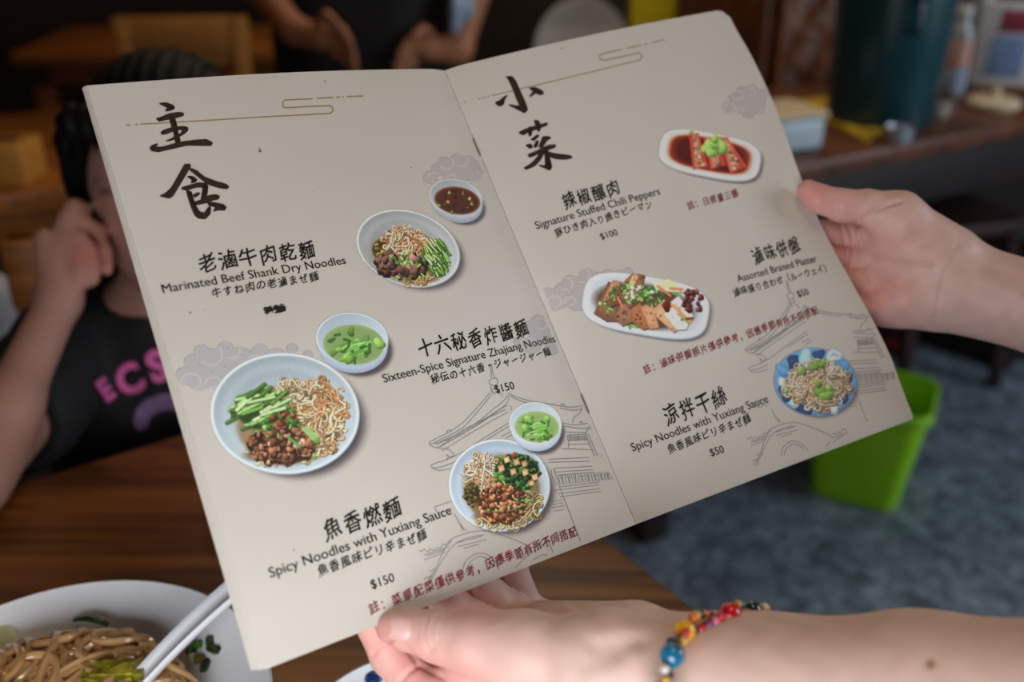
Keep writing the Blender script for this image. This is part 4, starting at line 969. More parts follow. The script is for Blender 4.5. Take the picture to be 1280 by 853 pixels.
vg = onz(143, 843, .806); lump('vegetable_chunk', vg, (.036, .017, .012), M_veg, 'yellow-green vegetable chunk lying in the white spoon', 'vegetable', .12, .22, 3)
def strip(name, P, wd, m, label, cat, group=None, th=.0012):
    return tag(MB().tube(catmull(P, 5), [wd*.3]+[wd]*(5*(len(P)-1)-1)+[wd*.3], 8, flat=th/wd).put(name, m), label, cat, group)
strip('leaf_strip', [onz(92, 774, .792), onz(108, 773, .795), onz(124, 776, .794), onz(136, 781, .790)], .003, M_leaf, 'dark green leaf strip on the far edge of the noodles', 'vegetable')
strip('cabbage_piece', [onz(2, 785, .79), onz(8, 800, .792), onz(10, 815, .792), onz(4, 828, .79)], .006, M_pale, "pale green cabbage piece at the noodle heap's left end", 'vegetable', th=.003)
strip('bean_sprout', [onz(68, 790, .793), onz(76, 800, .796), onz(86, 808, .796), onz(95, 814, .794)], .0024, M_pale, 'pale bean sprout lying across the noodles', 'vegetable')
lump('scallion_piece', onz(100, 810, .796), (.008, .006, .005), M_cgreen, 'bright green scallion piece in the middle of the noodles', 'vegetable', .3, .2, 7, 2)
strip('carrot_strip', [onz(27, 838, .797), onz(29, 845, .798), onz(30, 852, .797)], .0024, mat('carrot', (206, 110, 40), .4), "orange carrot strip near the bowl's near left", 'vegetable')
for i, (x, y, m, lb) in enumerate(((247, 806, M_cgreen, 'green herb bit on the bowl wall just right of the spoon'), (241, 812, M_leaf, 'dark herb bit beside the spoon handle'), (262, 802, M_leaf, 'dark leaf bit highest on the bowl wall'), (267, 812, M_leaf, 'dark leaf bit farthest right on the bowl wall'),
                                   (249, 824, mat('olive_pickle', (120, 110, 60), .4), 'olive pickle shred on the bowl wall'), (257, 832, M_leaf, 'lowest dark leaf bit on the bowl wall'), (239, 820, M_pale, 'pale scallion bit on the bowl wall'))):
    P = None
    for z in np.linspace(.80, .757, 60):
        q_ = onz(x, y, z); r = math.hypot(q_[0]-BC[0], q_[1]-BC[1]); zz_ = np.interp(r, [.03, .060, .084, .106, .1205], [.757, .760, .771, .786, .8005])
        if z <= zz_+.0025: P = q_; break
    lump('herb_bit', P if P is not None else q_, (.007+.003*(i % 2), .005, .004), m, lb, 'herb', i*.9, .3, i+20, 2, 'herb bits on the bowl wall')
# second, patterned bowl under the hand
b2 = np.array([onz(455, 834, .79)[0]+.035, onz(455, 834, .79)[1]-.055]); pb = thing('patterned_bowl', (*b2, .7505), 'small white bowl with blue pattern on the table behind the lower hand', 'bowl')
MB().lathe([(.030, .7505), (.032, .756), (.050, .772), (.064, .790), (.0655, .7915), (.064, .792), (.048, .775), (.030, .760), (.004, .758)], (*b2, 0), 64).put('bowl_body', M_white, pb)
M_cob = mat('cobalt_glaze', (30, 56, 112), .2, .2, 80)
for k in range(18):
    a = 2*math.pi*k/18; c = (b2[0]+.0572*math.cos(a), b2[1]+.0572*math.sin(a), .7862)
    MB().sphere(c, (.006, .006, .0035), 10, 6).put('blue_motif', M_cob, pb)

# ------------------------------------------------------------------ the person seated across the table
PO = V(200, 600, 1.12); hip = np.array([PO[0]-.01, PO[1]+.08, .50])
Bd = SDF(np.array([-.78, .62, .40]), np.array([-.02, 1.45, 1.24]), .0045)
hc = V(208, 222, 1.03)
Bd.ell(hc, (.074, .088, .100), .01); Bd.ell(hc+np.array([.0, -.025, -.055]), (.055, .06, .062), .02)            # skull, jaw
Bd.ell(hc+np.array([.0, -.092, -.022]), (.010, .014, .016), .008); Bd.ell(hc+np.array([0, -.084, .012]), (.008, .010, .02), .01)      # nose
for sx in (-1, 1):
    Bd.ell(hc+np.array([sx*.075, .005, -.015]), (.010, .018, .028), .004); Bd.ell(hc+np.array([sx*.03, -.078, .012]), (.015, .01, .008), .006)
Bd.ell(hc+np.array([0, -.078, -.064]), (.020, .010, .006), .004); Bd.ell(hc+np.array([0, -.074, -.074]), (.018, .010, .006), .004)
nk = V(200, 365, 1.085); ch = V(195, 470, 1.12); Bd.cap(hc+np.array([0, .01, -.06]), nk, .042, .046, .02)
shL, shR = V(98, 425, 1.11), V(312, 412, 1.15)
Bd.cap(shL, shR, .048, .048, .04); Bd.cap(ch+np.array([-.035, 0, 0]), hip+np.array([-.02, 0, .05]), .085, .095, .05); Bd.cap(ch+np.array([.035, 0, 0]), hip+np.array([.06, 0, .05]), .085, .095, .05)
elL = V(-45, 600, .815); wrL = V(74, 375, .935)
Bd.chain([(shL, .042), (elL, .032)], .02); Bd.chain([(elL, .032), (V(12, 508, .865), .0235), (wrL, .0195)], .02)
elR = V(400, 475, 1.10); Bd.chain([(shR, .042), (elR, .036), (V(335, 532, .935), .020)], .02)
Bd.cap(wrL, V(80, 325, .945), .0195, .020, .012); Bd.cap(V(70, 350, .94), V(84, 290, .945), .015, .0125, .010)
Fg = SDF(np.array([-.60, .70, .85]), np.array([-.30, 1.05, 1.12]), .0045); Fg.lo = Bd.lo+np.round((Fg.lo-Bd.lo)/.0045)*.0045; i0_ = np.round((Fg.lo-Bd.lo)/.0045).astype(int); allF = np.full(tuple(Fg.n), 1.0, np.float32)
for ch_ in ([V(82, 300, .942), V(83, 274, .948), V(92, 258, .958), V(106, 262, .966)], [V(88, 298, .948), V(104, 280, .958), V(122, 290, .966), V(130, 316, .962), V(133, 338, .952)],
            [V(86, 312, .944), V(98, 300, .940), V(109, 312, .940), V(114, 332, .938), V(116, 350, .936)], [V(88, 330, .944), V(97, 322, .936), V(101, 336, .932), V(103, 352, .932)], [V(66, 345, .938), V(57, 318, .935), V(54, 296, .937)]):
    Fg.F[:] = 1; Fg.chain([(q, r) for q, r in zip(ch_, (.0102, .0094, .0088, .0082, .0072))], .003); allF = np.minimum(allF, Fg.F)
sl_ = tuple(slice(i0_[a], i0_[a]+Fg.n[a]) for a in range(3)); Bd.F[sl_] = join_sdf(Bd.F[sl_], allF, .006)
pw_ = V(335, 532, .935); pd_ = V(345, 578, .857)-V(335, 538, .925); pd_ /= np.linalg.norm(pd_); ps_ = np.cross(pd_, (0, 0, 1.0)); ps_ /= np.linalg.norm(ps_); pb_ = pw_+pd_*.075
for q_ in (-1, 0, 1): Bd.cap(pw_, pb_+ps_*q_*.022, .017, .011, .01)
for i_ in range(4): a_ = pb_+ps_*(i_-1.5)*.0205; Bd.chain([(a_, .0092), (a_+pd_*.038+np.array([0, 0, .004]), .0085), (a_+pd_*(.070-.006*abs(i_-1.4))+np.array([0, 0, -.008]), .0072)], .003)
Bd.chain([(pw_+pd_*.02+ps_*-.018, .011), (pw_+pd_*.055+ps_*-.047, .0095), (pw_+pd_*.082+ps_*-.052, .008)], .006)
for sx in (-1, 1): Bd.cap(hip+np.array([sx*.08, 0, .0]), hip+np.array([sx*.10, -.36, .0]), .07, .055, .04)
v, f = Bd.mesh(2); px_, _ = project(v)
c = np.tile(lin((166, 122, 106)), (len(v), 1)); lips = np.exp(-((v-(hc+np.array([0, -.085, -.069])))**2).sum(1)/.015**2); c = c*(1-.6*lips[:, None])+lin((150, 70, 70))*.6*lips[:, None]
for sx in (-1, 1):
    eye = np.exp(-(((v-(hc+np.array([sx*.03, -.086, .012])))/np.array([.010, .02, .005]))**2).sum(1)); c *= (1-.85*eye[:, None])
red = np.exp(-((px_[:, 0]-118)**2+(px_[:, 1]-318)**2)/34**2)*.5; c = c*(1-red[:, None])+lin((170, 86, 78))*red[:, None]
pe = put('person', v, f, M_body, None, True, col=c, base=(hip[0], hip[1], .43))
tag(pe, 'dark-haired person in a black T-shirt seated across the table, hand raised to the cheek', 'person')
# hair
H = SDF(hc-.26, hc+.26, .005)
H.ell(hc+np.array([0, .022, .022]), (.090, .094, .104), .01); H.ell(hc+np.array([0, .05, -.03]), (.086, .07, .12), .02)
for sx in (-1, 1): H.chain([(hc+np.array([sx*.080, -.01, .04]), .022), (hc+np.array([sx*.088, .015, -.05]), .022), (hc+np.array([sx*.078, .035, -.115]), .018)], .02)
H.chain([(hc+np.array([-.05, -.072, .075]), .018), (hc+np.array([.0, -.082, .07]), .018), (hc+np.array([.05, -.072, .075]), .018)], .02)
v, f = H.mesh(1); N_ = vnormals(v, f); v = v+N_*(.0022*np.sin((v[:, :1]-hc[0])*420+np.sin(v[:, 2:3]*60)*2))
put('hair', v, f, M_hair, pe)
# T-shirt
S_ = SDF(np.array([-.72, .70, .42]), np.array([.02, 1.40, 1.12]), .0055); g = .011
S_.cap(shL, shR, .050+g, .050+g, .04); S_.cap(ch+np.array([-.035, 0, 0]), hip+np.array([-.02, 0, .05]), .085+g, .095+g+.006, .05); S_.cap(ch+np.array([.035, 0, 0]), hip+np.array([.06, 0, .05]), .085+g, .095+g+.006, .05)
eS = shL+(elL-shL)*.58; S_.cap(shL, eS, .046+g, .044+g+.004, .02); eR = shR+(elR-shR)*.55; S_.cap(shR, eR, .046+g, .044+g+.004, .02); S_.cap(nk+np.array([0, 0, -.05]), ch, .06, .09, .04)
S_.cutball(nk+np.array([0, -.012, .035]), .062)
S_.cutball(eS+(elL-shL)/np.linalg.norm(elL-shL)*.075, .060); S_.cutball(eR+(elR-shR)/np.linalg.norm(elR-shR)*.075, .060)
v, f = S_.mesh(2); N_ = vnormals(v, f); v = v+N_*(.003*np.sin(v[:, 2:3]*55+v[:, :1]*70)*np.sin(v[:, :1]*38))
ts = put('t_shirt', v, f, M_black, pe, label='black T-shirt with pink lettering'); bvS = BVHTree.FromPolygons(v.tolist(), f.tolist())
M_pink = mat('pink_print', (214, 96, 166), .7, .15, 80); M_mauve = mat('mauve_print', (132, 104, 146), .8, .4, 60)
def on_shirt(name, P, faces, m, label):
    vs = []
    for x, y in P:
        h_ = raycast(bvS, x, y); vs.append(np.array(h_[0])+np.array(h_[1])*.0015 if h_[0] is not None else V(x, y, 1.03))
    put(name, vs, faces, m, ts, False, label=label)
for chh, x, y, rot, sz, sq in (('E', 131, 487, -.62, 38, .8), ('C', 162, 474, -.42, 50, .95), ('S', 197, 458, -.38, 52, .95), ('O', 240, 444, -.2, 52, .95)):
    tv, tf = text_mesh(chh, .045); tv = tv-(tv.max(0)+tv.min(0))/2; tv = tv*[sz*sq, -sz]; cr_, sr = math.cos(rot), math.sin(rot)
    on_shirt('shirt_letter', np.stack([x+tv[:, 0]*cr_-tv[:, 1]*sr, y+tv[:, 0]*sr+tv[:, 1]*cr_], 1), tf, M_pink, 'bold pink letter')
ang = np.linspace(-3.6, .4, 30); P = []; F_ = []
for i, a in enumerate(ang): wv = 14+14*math.sin((a+3.6)/4*3.1); P += [(213+45*math.cos(a), 524+32*math.sin(a)), (213+(45-wv)*math.cos(a), 524+(32-wv*.7)*math.sin(a))]
F_ = [(2*i, 2*i+1, 2*i+3, 2*i+2) for i in range(29)]; on_shirt('shirt_graphic', P, F_, M_mauve, 'mauve ring graphic')

def chair_parts(root, O, m, w_=.42, d_=.42, seat=.45, top=.9, ang=0, slats=3):
    O = np.asarray(O, float)
    rot = lambda b: b.rotate(O, ang)
    rot(MB().box(O+[0, 0, seat-.015], (w_, d_, .03), .006)).put('seat', m, root)
    for sx in (-1, 1):
        rot(MB().box(O+[sx*(w_/2-.025), -d_/2+.025, (seat-.03)/2], (.04, .04, seat-.03), .004)).put('leg', m, root)
        rot(MB().box(O+[sx*(w_/2-.025), d_/2-.02, top/2], (.04, .035, top), .004)).put('leg', m, root)
    rot(MB().box(O+[0, d_/2-.02, top-.05], (w_, .028, .10), .006)).put('backrest', m, root)
    for k in range(slats): rot(MB().box(O+[0, d_/2-.02, seat+.10+k*.1], (w_-.08, .015, .035), .003)).put('back_slat', m, root)
O = np.array([hip[0], hip[1]+.06, 0]); wc = thing('dining_chair', O, 'wooden chair on which the person in the black T-shirt sits', 'chair'); chair_parts(wc, O, M_orange, .46, .44, .43, .80, .2)

# ------------------------------------------------------------------ background left: tables, stool with bag, standing person
def table(name, O, w_, d_, h_, m, label, ang=0):
    O = np.asarray(O, float); r = thing(name, O, label, 'table')
    MB().box(O+[0, 0, h_-.018], (w_, d_, .036), .005).rotate(O, ang).put('tabletop', m, r)
    MB().box(O+[0, 0, h_-.07], (w_-.14, d_-.14, .07), .003).rotate(O, ang).put('apron', m, r)
    for sx in (-1, 1):
        for sy in (-1, 1): MB().box(O+[sx*(w_/2-.06), sy*(d_/2-.06), (h_-.1)/2], (.055, .055, h_-.1), .004).rotate(O, ang).put('leg', m, r)
    return r
table('dining_table', (-1.18, 1.78, 0), 1.1, .62, .75, M_orange, 'orange-brown wooden table behind the seated person', .35)
table('dining_table', (-.98, 3.15, 0), .9, .5, .75, M_orange, 'far wooden table near the back wall, seen above the menu', .05)
O = np.array([-.89, 2.62, 0]); cc = thing('dining_chair', O, 'light wooden chair in the dim back left, its top rail seen above the menu', 'chair'); chair_parts(cc, O, mat('light_wood', (190, 130, 60), .5), .36, .40, .45, .86, .05)
n0_ = onz(6, 236, .75); n0_[2] = .7505; nbx = thing('napkin_box', n0_, 'small ochre napkin box on the orange-brown table at the far left', 'box'); MB().box(n0_+[-.02, .05, .035], (.11, .09, .07), .006).put('box_body', mat('ochre_wood', (190, 130, 50), .5), nbx); MB().box(n0_+[-.02, .05, .0705], (.07, .03, .003), .001).put('slot', M_dark, nbx)
# stool with a white bag
def stool_at(O, label, m, h_=.45, w_=.32, group=None, ang=0):
    O = np.asarray(O, float); r = thing('stool', O, label, 'stool', group)
    MB().box(O+[0, 0, h_-.0175], (w_, w_, .035), .008).rotate(O, ang).put('seat', m, r)
    for sx in (-1, 1):
        for sy in (-1, 1): MB().tube([np.array(p)+O for p in ((sx*w_*.5, sy*w_*.5, 0), (sx*w_*.4, sy*w_*.4, h_-.03))], .018, 8).rotate(O, ang).put('leg', m, r)
    for sx in (-1, 1): MB().tube([np.array(p)+O for p in ((sx*w_*.46, -w_*.46, .16), (sx*w_*.46, w_*.46, .16))], .011, 8).rotate(O, ang).put('stretcher', m, r)
    return r
so = np.array([-.80, 1.31, 0]); stool_at(so, 'wooden stool at the far left carrying a white bag', M_dark)
bgS = SDF(so+[-.2, -.15, .44], so+[.22, .15, .90], .007); bgS.cap(so+[-.06, 0, .53], so+[.06, 0, .53], .075, .075, .03); bgS.cap(so+[-.05, 0, .62], so+[.045, 0, .64], .05, .045, .08); bgS.cap(so+[-.04, 0, .67], so+[.035, 0, .68], .04, .038, .05)
v, f = bgS.mesh(2); v[:, 2] = np.maximum(v[:, 2], .4505); N_ = vnormals(v, f); v = v+N_*.004*np.sin(v[:, :1]*80+v[:, 2:3]*50)
tag(put('cloth_bag', v, f, mat('white_cloth', (196, 202, 212), .8, .1, 30)), 'white soft bag at the far left beside the raised arm', 'bag')

# standing person in dark clothes, seen at the waist
bp_ = onz(480, 200, .80); O = np.array([bp_[0]-.12, 2.28, 0])
D = SDF(O+[-.42, -.42, -.02], O+[.46, .32, 1.74], .0055)
for sx in (-1, 1):
    D.chain([(O+[sx*.10, 0, .86], .085), (O+[sx*.10, .0, .48], .058), (O+[sx*.10, .02, .09], .04)], .03); D.cap(O+[sx*.10, .02, .045], O+[sx*.11, -.12, .03], .042, .03, .03)
D.cap(O+[-.06, 0, .92], O+[-.07, 0, 1.28], .105, .11, .05); D.cap(O+[.06, 0, .92], O+[.07, 0, 1.28], .105, .11, .05); D.cap(O+[-.16, 0, 1.36], O+[.16, 0, 1.36], .055, .055, .05)
D.cap(O+[0, 0, 1.38], O+[0, -.01, 1.50], .05, .048, .03); hd = O+[0, -.02, 1.60]; D.ell(hd, (.075, .092, .115), .01); D.ell(hd+[0, -.025, -.06], (.055, .06, .06), .02); D.ell(hd+[0, -.095, -.01], (.011, .016, .018), .01)
for sx in (-1, 1): D.ell(hd+[sx*.078, 0, 0], (.01, .018, .028), .005)
aR = [(O+[.20, 0, 1.34], .05), (O+[.27, .0, 1.06], .042), (V(572, 62, 2.14), .030), (V(535, 62, 2.12), .026)]; D.chain(aR, .02)
aL = [(O+[-.20, 0, 1.34], .05), (O+[-.26, -.02, 1.06], .042), (O+[-.10, -.24, .94], .026), (O+[-.04, -.27, .93], .026)]; D.chain(aL, .02)
def fingers5(S_, base, dr, sp_, r):
    dr = np.asarray(dr, float); sp_ = np.asarray(sp_, float)
    for i in range(4): a_ = base+sp_*(i-1.5)*.0215; S_.chain([(a_, r), (a_+dr*.035*(1-.06*abs(i-1.3)), r*.95), (a_+dr*.062*(1-.07*abs(i-1.3))+np.array([0, 0, -.022]), r*.8)], .004)
    S_.chain([(base-dr*.03+sp_*.03, r), (base-dr*.005+sp_*.052, r), (base+dr*.02+sp_*.056+np.array([0, -.006, -.01]), r*.85)], .006)
fingers5(D, aR[-1][0]+np.array([-.02, -.01, 0]), (-.8, -.5, -.2), (.2, -.3, .9), .0088); fingers5(D, aL[-1][0]+np.array([.02, -.01, 0]), (.8, -.5, -.2), (0, -.3, .9), .0088)
v, f = D.mesh(2); c = np.tile(lin((176, 118, 84)), (len(v), 1)); p2 = put('person', v, f, M_body, None, True, col=c, base=O)
tag(p2, 'person standing in dark clothes in the dim background above the menu', 'person')
H = SDF(hd-.2, hd+.2, .007); H.ell(hd+[0, .02, .02], (.088, .098, .118), .01); H.cutball(hd+[0, -.11, -.05], .10); v, f = H.mesh(1); put('hair', v, f, M_hair, p2)
J = SDF(O+[-.45, -.3, .75], O+[.45, .3, 1.5], .009)
J.cap(O+[-.06, 0, .88], O+[-.07, 0, 1.28], .125, .125, .05); J.cap(O+[.06, 0, .88], O+[.07, 0, 1.28], .125, .125, .05); J.cap(O+[-.16, 0, 1.35], O+[.16, 0, 1.35], .068, .068, .05)
J.cap(aR[0][0], aR[1][0]+(0, 0, .10), .064, .056, .02); J.cap(aL[0][0], aL[1][0]+(0, 0, .10), .064, .056, .02); J.cutball(O+[0, -.02, 1.46], .07); v, f = J.mesh(2); put('shirt', v, f, mat('dark_shirt', (26, 22, 22), .85), p2)
J = SDF(O+[-.3, -.25, .04], O+[.3, .25, 1.0], .009)
for sx in (-1, 1): J.chain([(O+[sx*.10, 0, .88], .102), (O+[sx*.105, .0, .48], .078), (O+[sx*.105, .015, .12], .062)], .03)
v, f = J.mesh(2); put('trousers', v, f, mat('dark_trousers', (24, 24, 30), .85), p2)
# pale blue cloth in that person's hand
S_ = SDF(V(572, 20, 2.08)-.12, V(572, 20, 2.08)+.12, .006); S_.chain([(V(583, -20, 2.09), .02), (V(574, 12, 2.08), .024), (V(568, 34, 2.08), .014)], .01); v, f = S_.mesh(1); N_ = vnormals(v, f); v = v+N_*.004*np.sin(v[:, :1]*200)
tag(put('cleaning_cloth', v, f, mat('pale_blue_cloth', (150, 172, 196), .85, .1, 60)), 'pale blue cloth by the hand of the standing person', 'cloth')

# ------------------------------------------------------------------ background centre: white chair, cabinet with cartons
O = np.array([.20, 2.90, 0]); wch = thing('plastic_chair', O, 'white chair with a rounded back just above the menu', 'chair'); M_wp = mat('white_plastic', (222, 220, 218), .45, .05, 20)
MB().box(O+[0, -.18, .435], (.40, .38, .03), .012).put('seat', M_wp, wch)
bm = MB(); P = []
for a in np.linspace(0, math.pi, 25): P.append((.138*math.cos(a), .74+.155*math.sin(a)))
P = [(.138, .46)]+P+[(-.138, .46)]; n = len(P); vs = [O+[x, -.03*math.cos(x*8)+.03, z] for x, z in P]+[O+[x, .025-.03*math.cos(x*8)+.03, z] for x, z in P]
put('backrest', vs, [tuple(range(n))[::-1], tuple(range(n, 2*n))]+[(i, (i+1) % n, n+(i+1) % n, n+i) for i in range(n)], M_wp, wch, False)
for sx in (-1, 1):
    for y in (-.34, -.02): MB().tube([O+[sx*.19, y-.02 if y < -.1 else y+.03, 0], O+[sx*.15, y, .43]], .016, 8).put('leg', M_wp, wch)
O = np.array([.50, 3.30, 0]); cab = thing('side_cabinet', O, 'low dark cabinet at the back wall behind the menu top', 'cabinet')
MB().box(O+[0, 0, .36], (.62, .42, .72), .005).put('body', M_dark, cab); MB().box(O+[0, 0, .735], (.66, .46, .03), .005).put('cabinet_top', M_dark, cab)
for sx in (-1, 1):
    d_ = MB().box(O+[sx*.15, -.215, .36], (.28, .018, .64), .004).put('door', M_dark, cab); MB().sphere(O+[sx*.03, -.232, .40], .012).put('knob', M_steel, d_)
M_yel = mat('yellow_card', (246, 226, 16), .5, .06, 20); M_nav = mat('navy_card', (28, 44, 92), .5, .1, 20)
O = np.array([.452, 3.18, .75]); yc = thing('carton', O, 'yellow carton with dark print standing behind the menu top', 'carton'); MB().box(O+[0, 0, .125], (.185, .10, .25), .004, seg=1).put('box_body', M_yel, yc)
MB().box(O+[.012, -.0505, .185], (.07, .001, .05), .0003, seg=1).put('printed_panel', mat('dark_print', (50, 40, 16), .5), yc); MB().box(O+[.05, -.0505, .15], (.03, .001, .05), .0003, seg=1).put('printed_panel', mat('olive_print', (110, 96, 20), .5), yc)
tag(MB().box((.612, 3.19, .855), (.11, .09, .21), .004, seg=1).put('carton', M_nav, smooth=False), 'navy blue carton beside the yellow carton', 'carton')

# ------------------------------------------------------------------ background right: counter and what stands on it
cL_, cR_ = onz(960, 215, .75), onz(1290, 148, .75); cdv = (cR_-cL_)/np.linalg.norm(cR_-cL_); can = math.atan2(cdv[1], cdv[0]); cn = np.array([-cdv[1], cdv[0], 0])
ct0 = cL_-cdv*.25; Lc = 1.6; mid = ct0+cdv*Lc/2+cn*.26; O = np.array([mid[0], mid[1], 0])
co = thing('serving_counter', O, 'dark wooden serving table with jars and a green container behind the raised palm', 'counter')
M_ct = wood('counter_wood', (70, 38, 22), (120, 70, 40), .4, can)
MB().box(O+[0, 0, .732], (Lc, .52, .036), .006).rotate(O, can).put('counter_top', M_ct, co); MB().box(O+[0, 0, .65], (Lc-.12, .42, .12), .004).rotate(O, can).put('apron', M_dark, co)
for sx in (-1, 1):
    for sy in (-1, 1): MB().box(O+[sx*(Lc/2-.08), sy*.2, .295], (.07, .07, .59), .005).rotate(O, can).put('leg', M_dark, co)
MB().box(O+[0, .225, .36], (Lc-.16, .02, .50), .003).rotate(O, can).put('counter_shade_panel', M_dark, co); OC = O.copy()  # dark panel added to deepen the shade under the counter
# carved wooden cabinet behind
k = V(998, 60, 2.64); kb = thing('carved_cabinet', (k[0], k[1], 0), 'tall carved brown wooden cabinet behind the green container', 'cabinet')
k = k+cn*.04; kk = np.array([k[0], k[1], 0]); MB().box(kk+[0, 0, .9], (.52, .34, 1.8), .008).rotate(kk, can).put('body', M_carved, kb)
n1, n2 = 70, 60; vs = []
for i in range(n1):
    for j in range(n2):
        x, z = -.235+.47*i/(n1-1), .66+1.06*j/(n2-1); b_ = .012*(math.sin(x*38)*math.sin(z*34)+.6*math.sin(x*71+z*20)*math.sin(z*63))*min(1, 8*min(i, n1-1-i)/n1)*min(1, 8*min(j, n2-1-j)/n2)
        vs.append((x, -.183-.02-b_, z))
vs = np.array(vs); c_, s_ = math.cos(can), math.sin(can); vs = np.stack([vs[:, 0]*c_-vs[:, 1]*s_, vs[:, 0]*s_+vs[:, 1]*c_, vs[:, 2]], 1)+kk
vb = vs+cn*.03; I = np.arange(n1*n2).reshape(n1, n2); F_ = np.stack([I[:-1, :-1], I[1:, :-1], I[1:, 1:], I[:-1, 1:]], -1).reshape(-1, 4).tolist(); n = n1*n2
F_ += [tuple(q_[::-1]) for q_ in (np.array(F_)+n).tolist()]; ring = list(I[:, 0])+list(I[-1, 1:])+list(I[-2::-1, -1])+list(I[0, -2:0:-1]); F_ += [(ring[i], ring[i-1], ring[i-1]+n, ring[i]+n) for i in range(len(ring))]
put('carved_door', np.concatenate([vs, vb]), F_, M_carved, kb)
# green insulated container
g0 = onz(1097, 150, .75); g0[2] = .7505; gc = thing('rice_container', g0, 'large dark green cylindrical container on the serving table', 'container'); M_gr = mat('dark_green_plastic', (8, 62, 70), .35, .08, 12, coat=.2)
MB().lathe([(.104, 0), (.108, .006), (.115, .20), (.118, .30), (.118, .305)], g0, 56).put('container_body', M_gr, gc)
MB().lathe([(.122, .305), (.124, .31), (.124, .33), (.114, .345), (.06, .36), (.005, .362)], g0, 56).put('lid', M_gr, gc)
for sx in (-1, 1): MB().tube([g0+[0, sx*.114, .20], g0+[0, sx*.138, .21], g0+[0, sx*.138, .25], g0+[0, sx*.115, .26]], .008, 8).put('handle', M_gr, gc)
MB().sphere(g0+[0, 0, .372], (.022, .022, .014)).put('lid_knob', M_gr, gc)
# yellow cloth under it
y0 = onz(1060, 160, .754); vs = []; n1, n2 = 30, 16
yp = [onz(990, 128, .753), onz(1045, 122, .753), onz(1105, 160, .753), onz(1085, 178, .753)]
for i in range(n1):
    for j in range(n2):
        a_, b_ = i/(n1-1), j/(n2-1); q_ = yp[0]*(1-a_)*(1-b_)+yp[1]*(1-a_)*b_+yp[2]*a_*b_+yp[3]*a_*(1-b_); vs.append(q_+[0, 0, .004+.003*math.sin(a_*19)*math.sin(b_*9)])
I = np.arange(n1*n2).reshape(n1, n2); n = n1*n2; F_ = np.stack([I[:-1, :-1], I[1:, :-1], I[1:, 1:], I[:-1, 1:]], -1).reshape(-1, 4).tolist(); vb = np.array(vs); vb[:, 2] = .7505
F_ += [tuple(q_[::-1]) for q_ in (np.array(F_)+n).tolist()]; ring = list(I[:, 0])+list(I[-1, 1:])+list(I[-2::-1, -1])+list(I[0, -2:0:-1]); F_ += [(ring[i], ring[i-1], ring[i-1]+n, ring[i]+n) for i in range(len(ring))]
tag(put('folded_cloth', np.concatenate([np.array(vs), vb]), F_, mat('yellow_cloth', (196, 160, 10), .8, .2, 60)), 'yellow folded cloth partly under the green container', 'cloth')
# white storage box
w0 = onz(996, 192, .75); w0 = w0+cn*.06; w0[2] = .7505; wb = thing('storage_box', w0, 'white plastic box with a tan lid on the counter beside the menu edge', 'box')
MB().box(w0+[0, 0, .032], (.14, .12, .062), .012, seg=3).rotate(w0, can-.15).put('box_body', mat('pale_blue_plastic', (186, 204, 214), .4, .04, 20), wb); MB().box(w0+[0, 0, .068], (.146, .126, .012), .005, seg=3).rotate(w0, can-.15).put('lid', mat('tan_lid', (206, 184, 150), .5, .04, 20), wb)
# small steel cup lying at the edge
u0 = onz(1138, 182, .75)+cn*.03; u0[2] = .7505; tag(MB().lathe([(.016, 0), (.024, .004), (.027, .028), (.028, .030), (.026, .029), (.021, .006), (.003, .004)], u0, 32).put('steel_cup', mat('bright_steel', (200, 204, 214), .25, .05, 40, metal=.6)), 'small shiny steel cup on the counter edge below the green container', 'cup')
# sauce jars
def jar(px, py, r, h_, body, capc, labc, label, lab2=None):
    o0 = onz(px, py, .75); o0[2] = .7505; j = thing('sauce_bottle', o0, label, 'bottle')
    MB().lathe([(r*.9, 0), (r, .005), (r, h_*.68), (r*.85, h_*.76), (r*.5, h_*.84), (r*.5, h_*.88)], o0, 32).put('glass_body', body, j); MB().lathe([(r*.56, h_*.87), (r*.58, h_*.88), (r*.58, h_*.98), (r*.5, h_)], o0, 32).put('cap', capc, j)
    MB().lathe([(r*1.012, h_*.34), (r*1.02, h_*.345), (r*1.02, h_*.64), (r*1.012, h_*.645)], o0, 32).put('paper_label', labc, j)
    if lab2: MB().lathe([(r*1.012, h_*.08), (r*1.02, h_*.085), (r*1.02, h_*.33), (r*1.012, h_*.335)], o0, 32).put('paper_label', lab2, j)
M_gl = mat('grey_glass', (150, 156, 156), .15, .1, 20, spec=.6); M_lab = mat('peach_label', (206, 160, 146), .6, .1, 20); M_lab2 = mat('pale_blue_label', (150, 166, 190), .6, .1, 20); M_capw = mat('grey_cap', (190, 190, 186), .4)
jar(1186, 120, .030, .20, M_gl, M_capw, M_lab, 'tall bottle with peach label between green container and sign', M_lab2); jar(1213, 92, .034, .24, M_gl, M_capw, mat('grey_label', (146, 150, 152), .6), 'grey glass bottle behind the white table sign')
o0 = onz(1172, 146, .75); o0[2] = .7505; tag(MB().lathe([(.017, 0), (.021, .004), (.023, .034), (.021, .035), (.019, .008), (.003, .006)], o0, 28).put('sauce_cup', mat('grey_ceramic', (160, 154, 146), .35)), 'small grey cup at the foot of the peach-label bottle', 'cup')
o0 = onz(1206, 110, .75); o0[2] = .7505; tag(MB().lathe([(.020, 0), (.026, .004), (.026, .075), (.018, .085), (.018, .10), (.003, .104)], o0, 28).put('pepper_shaker', mat('black_plastic', (16, 16, 20), .4)), 'black shaker left of the white table sign', 'shaker')
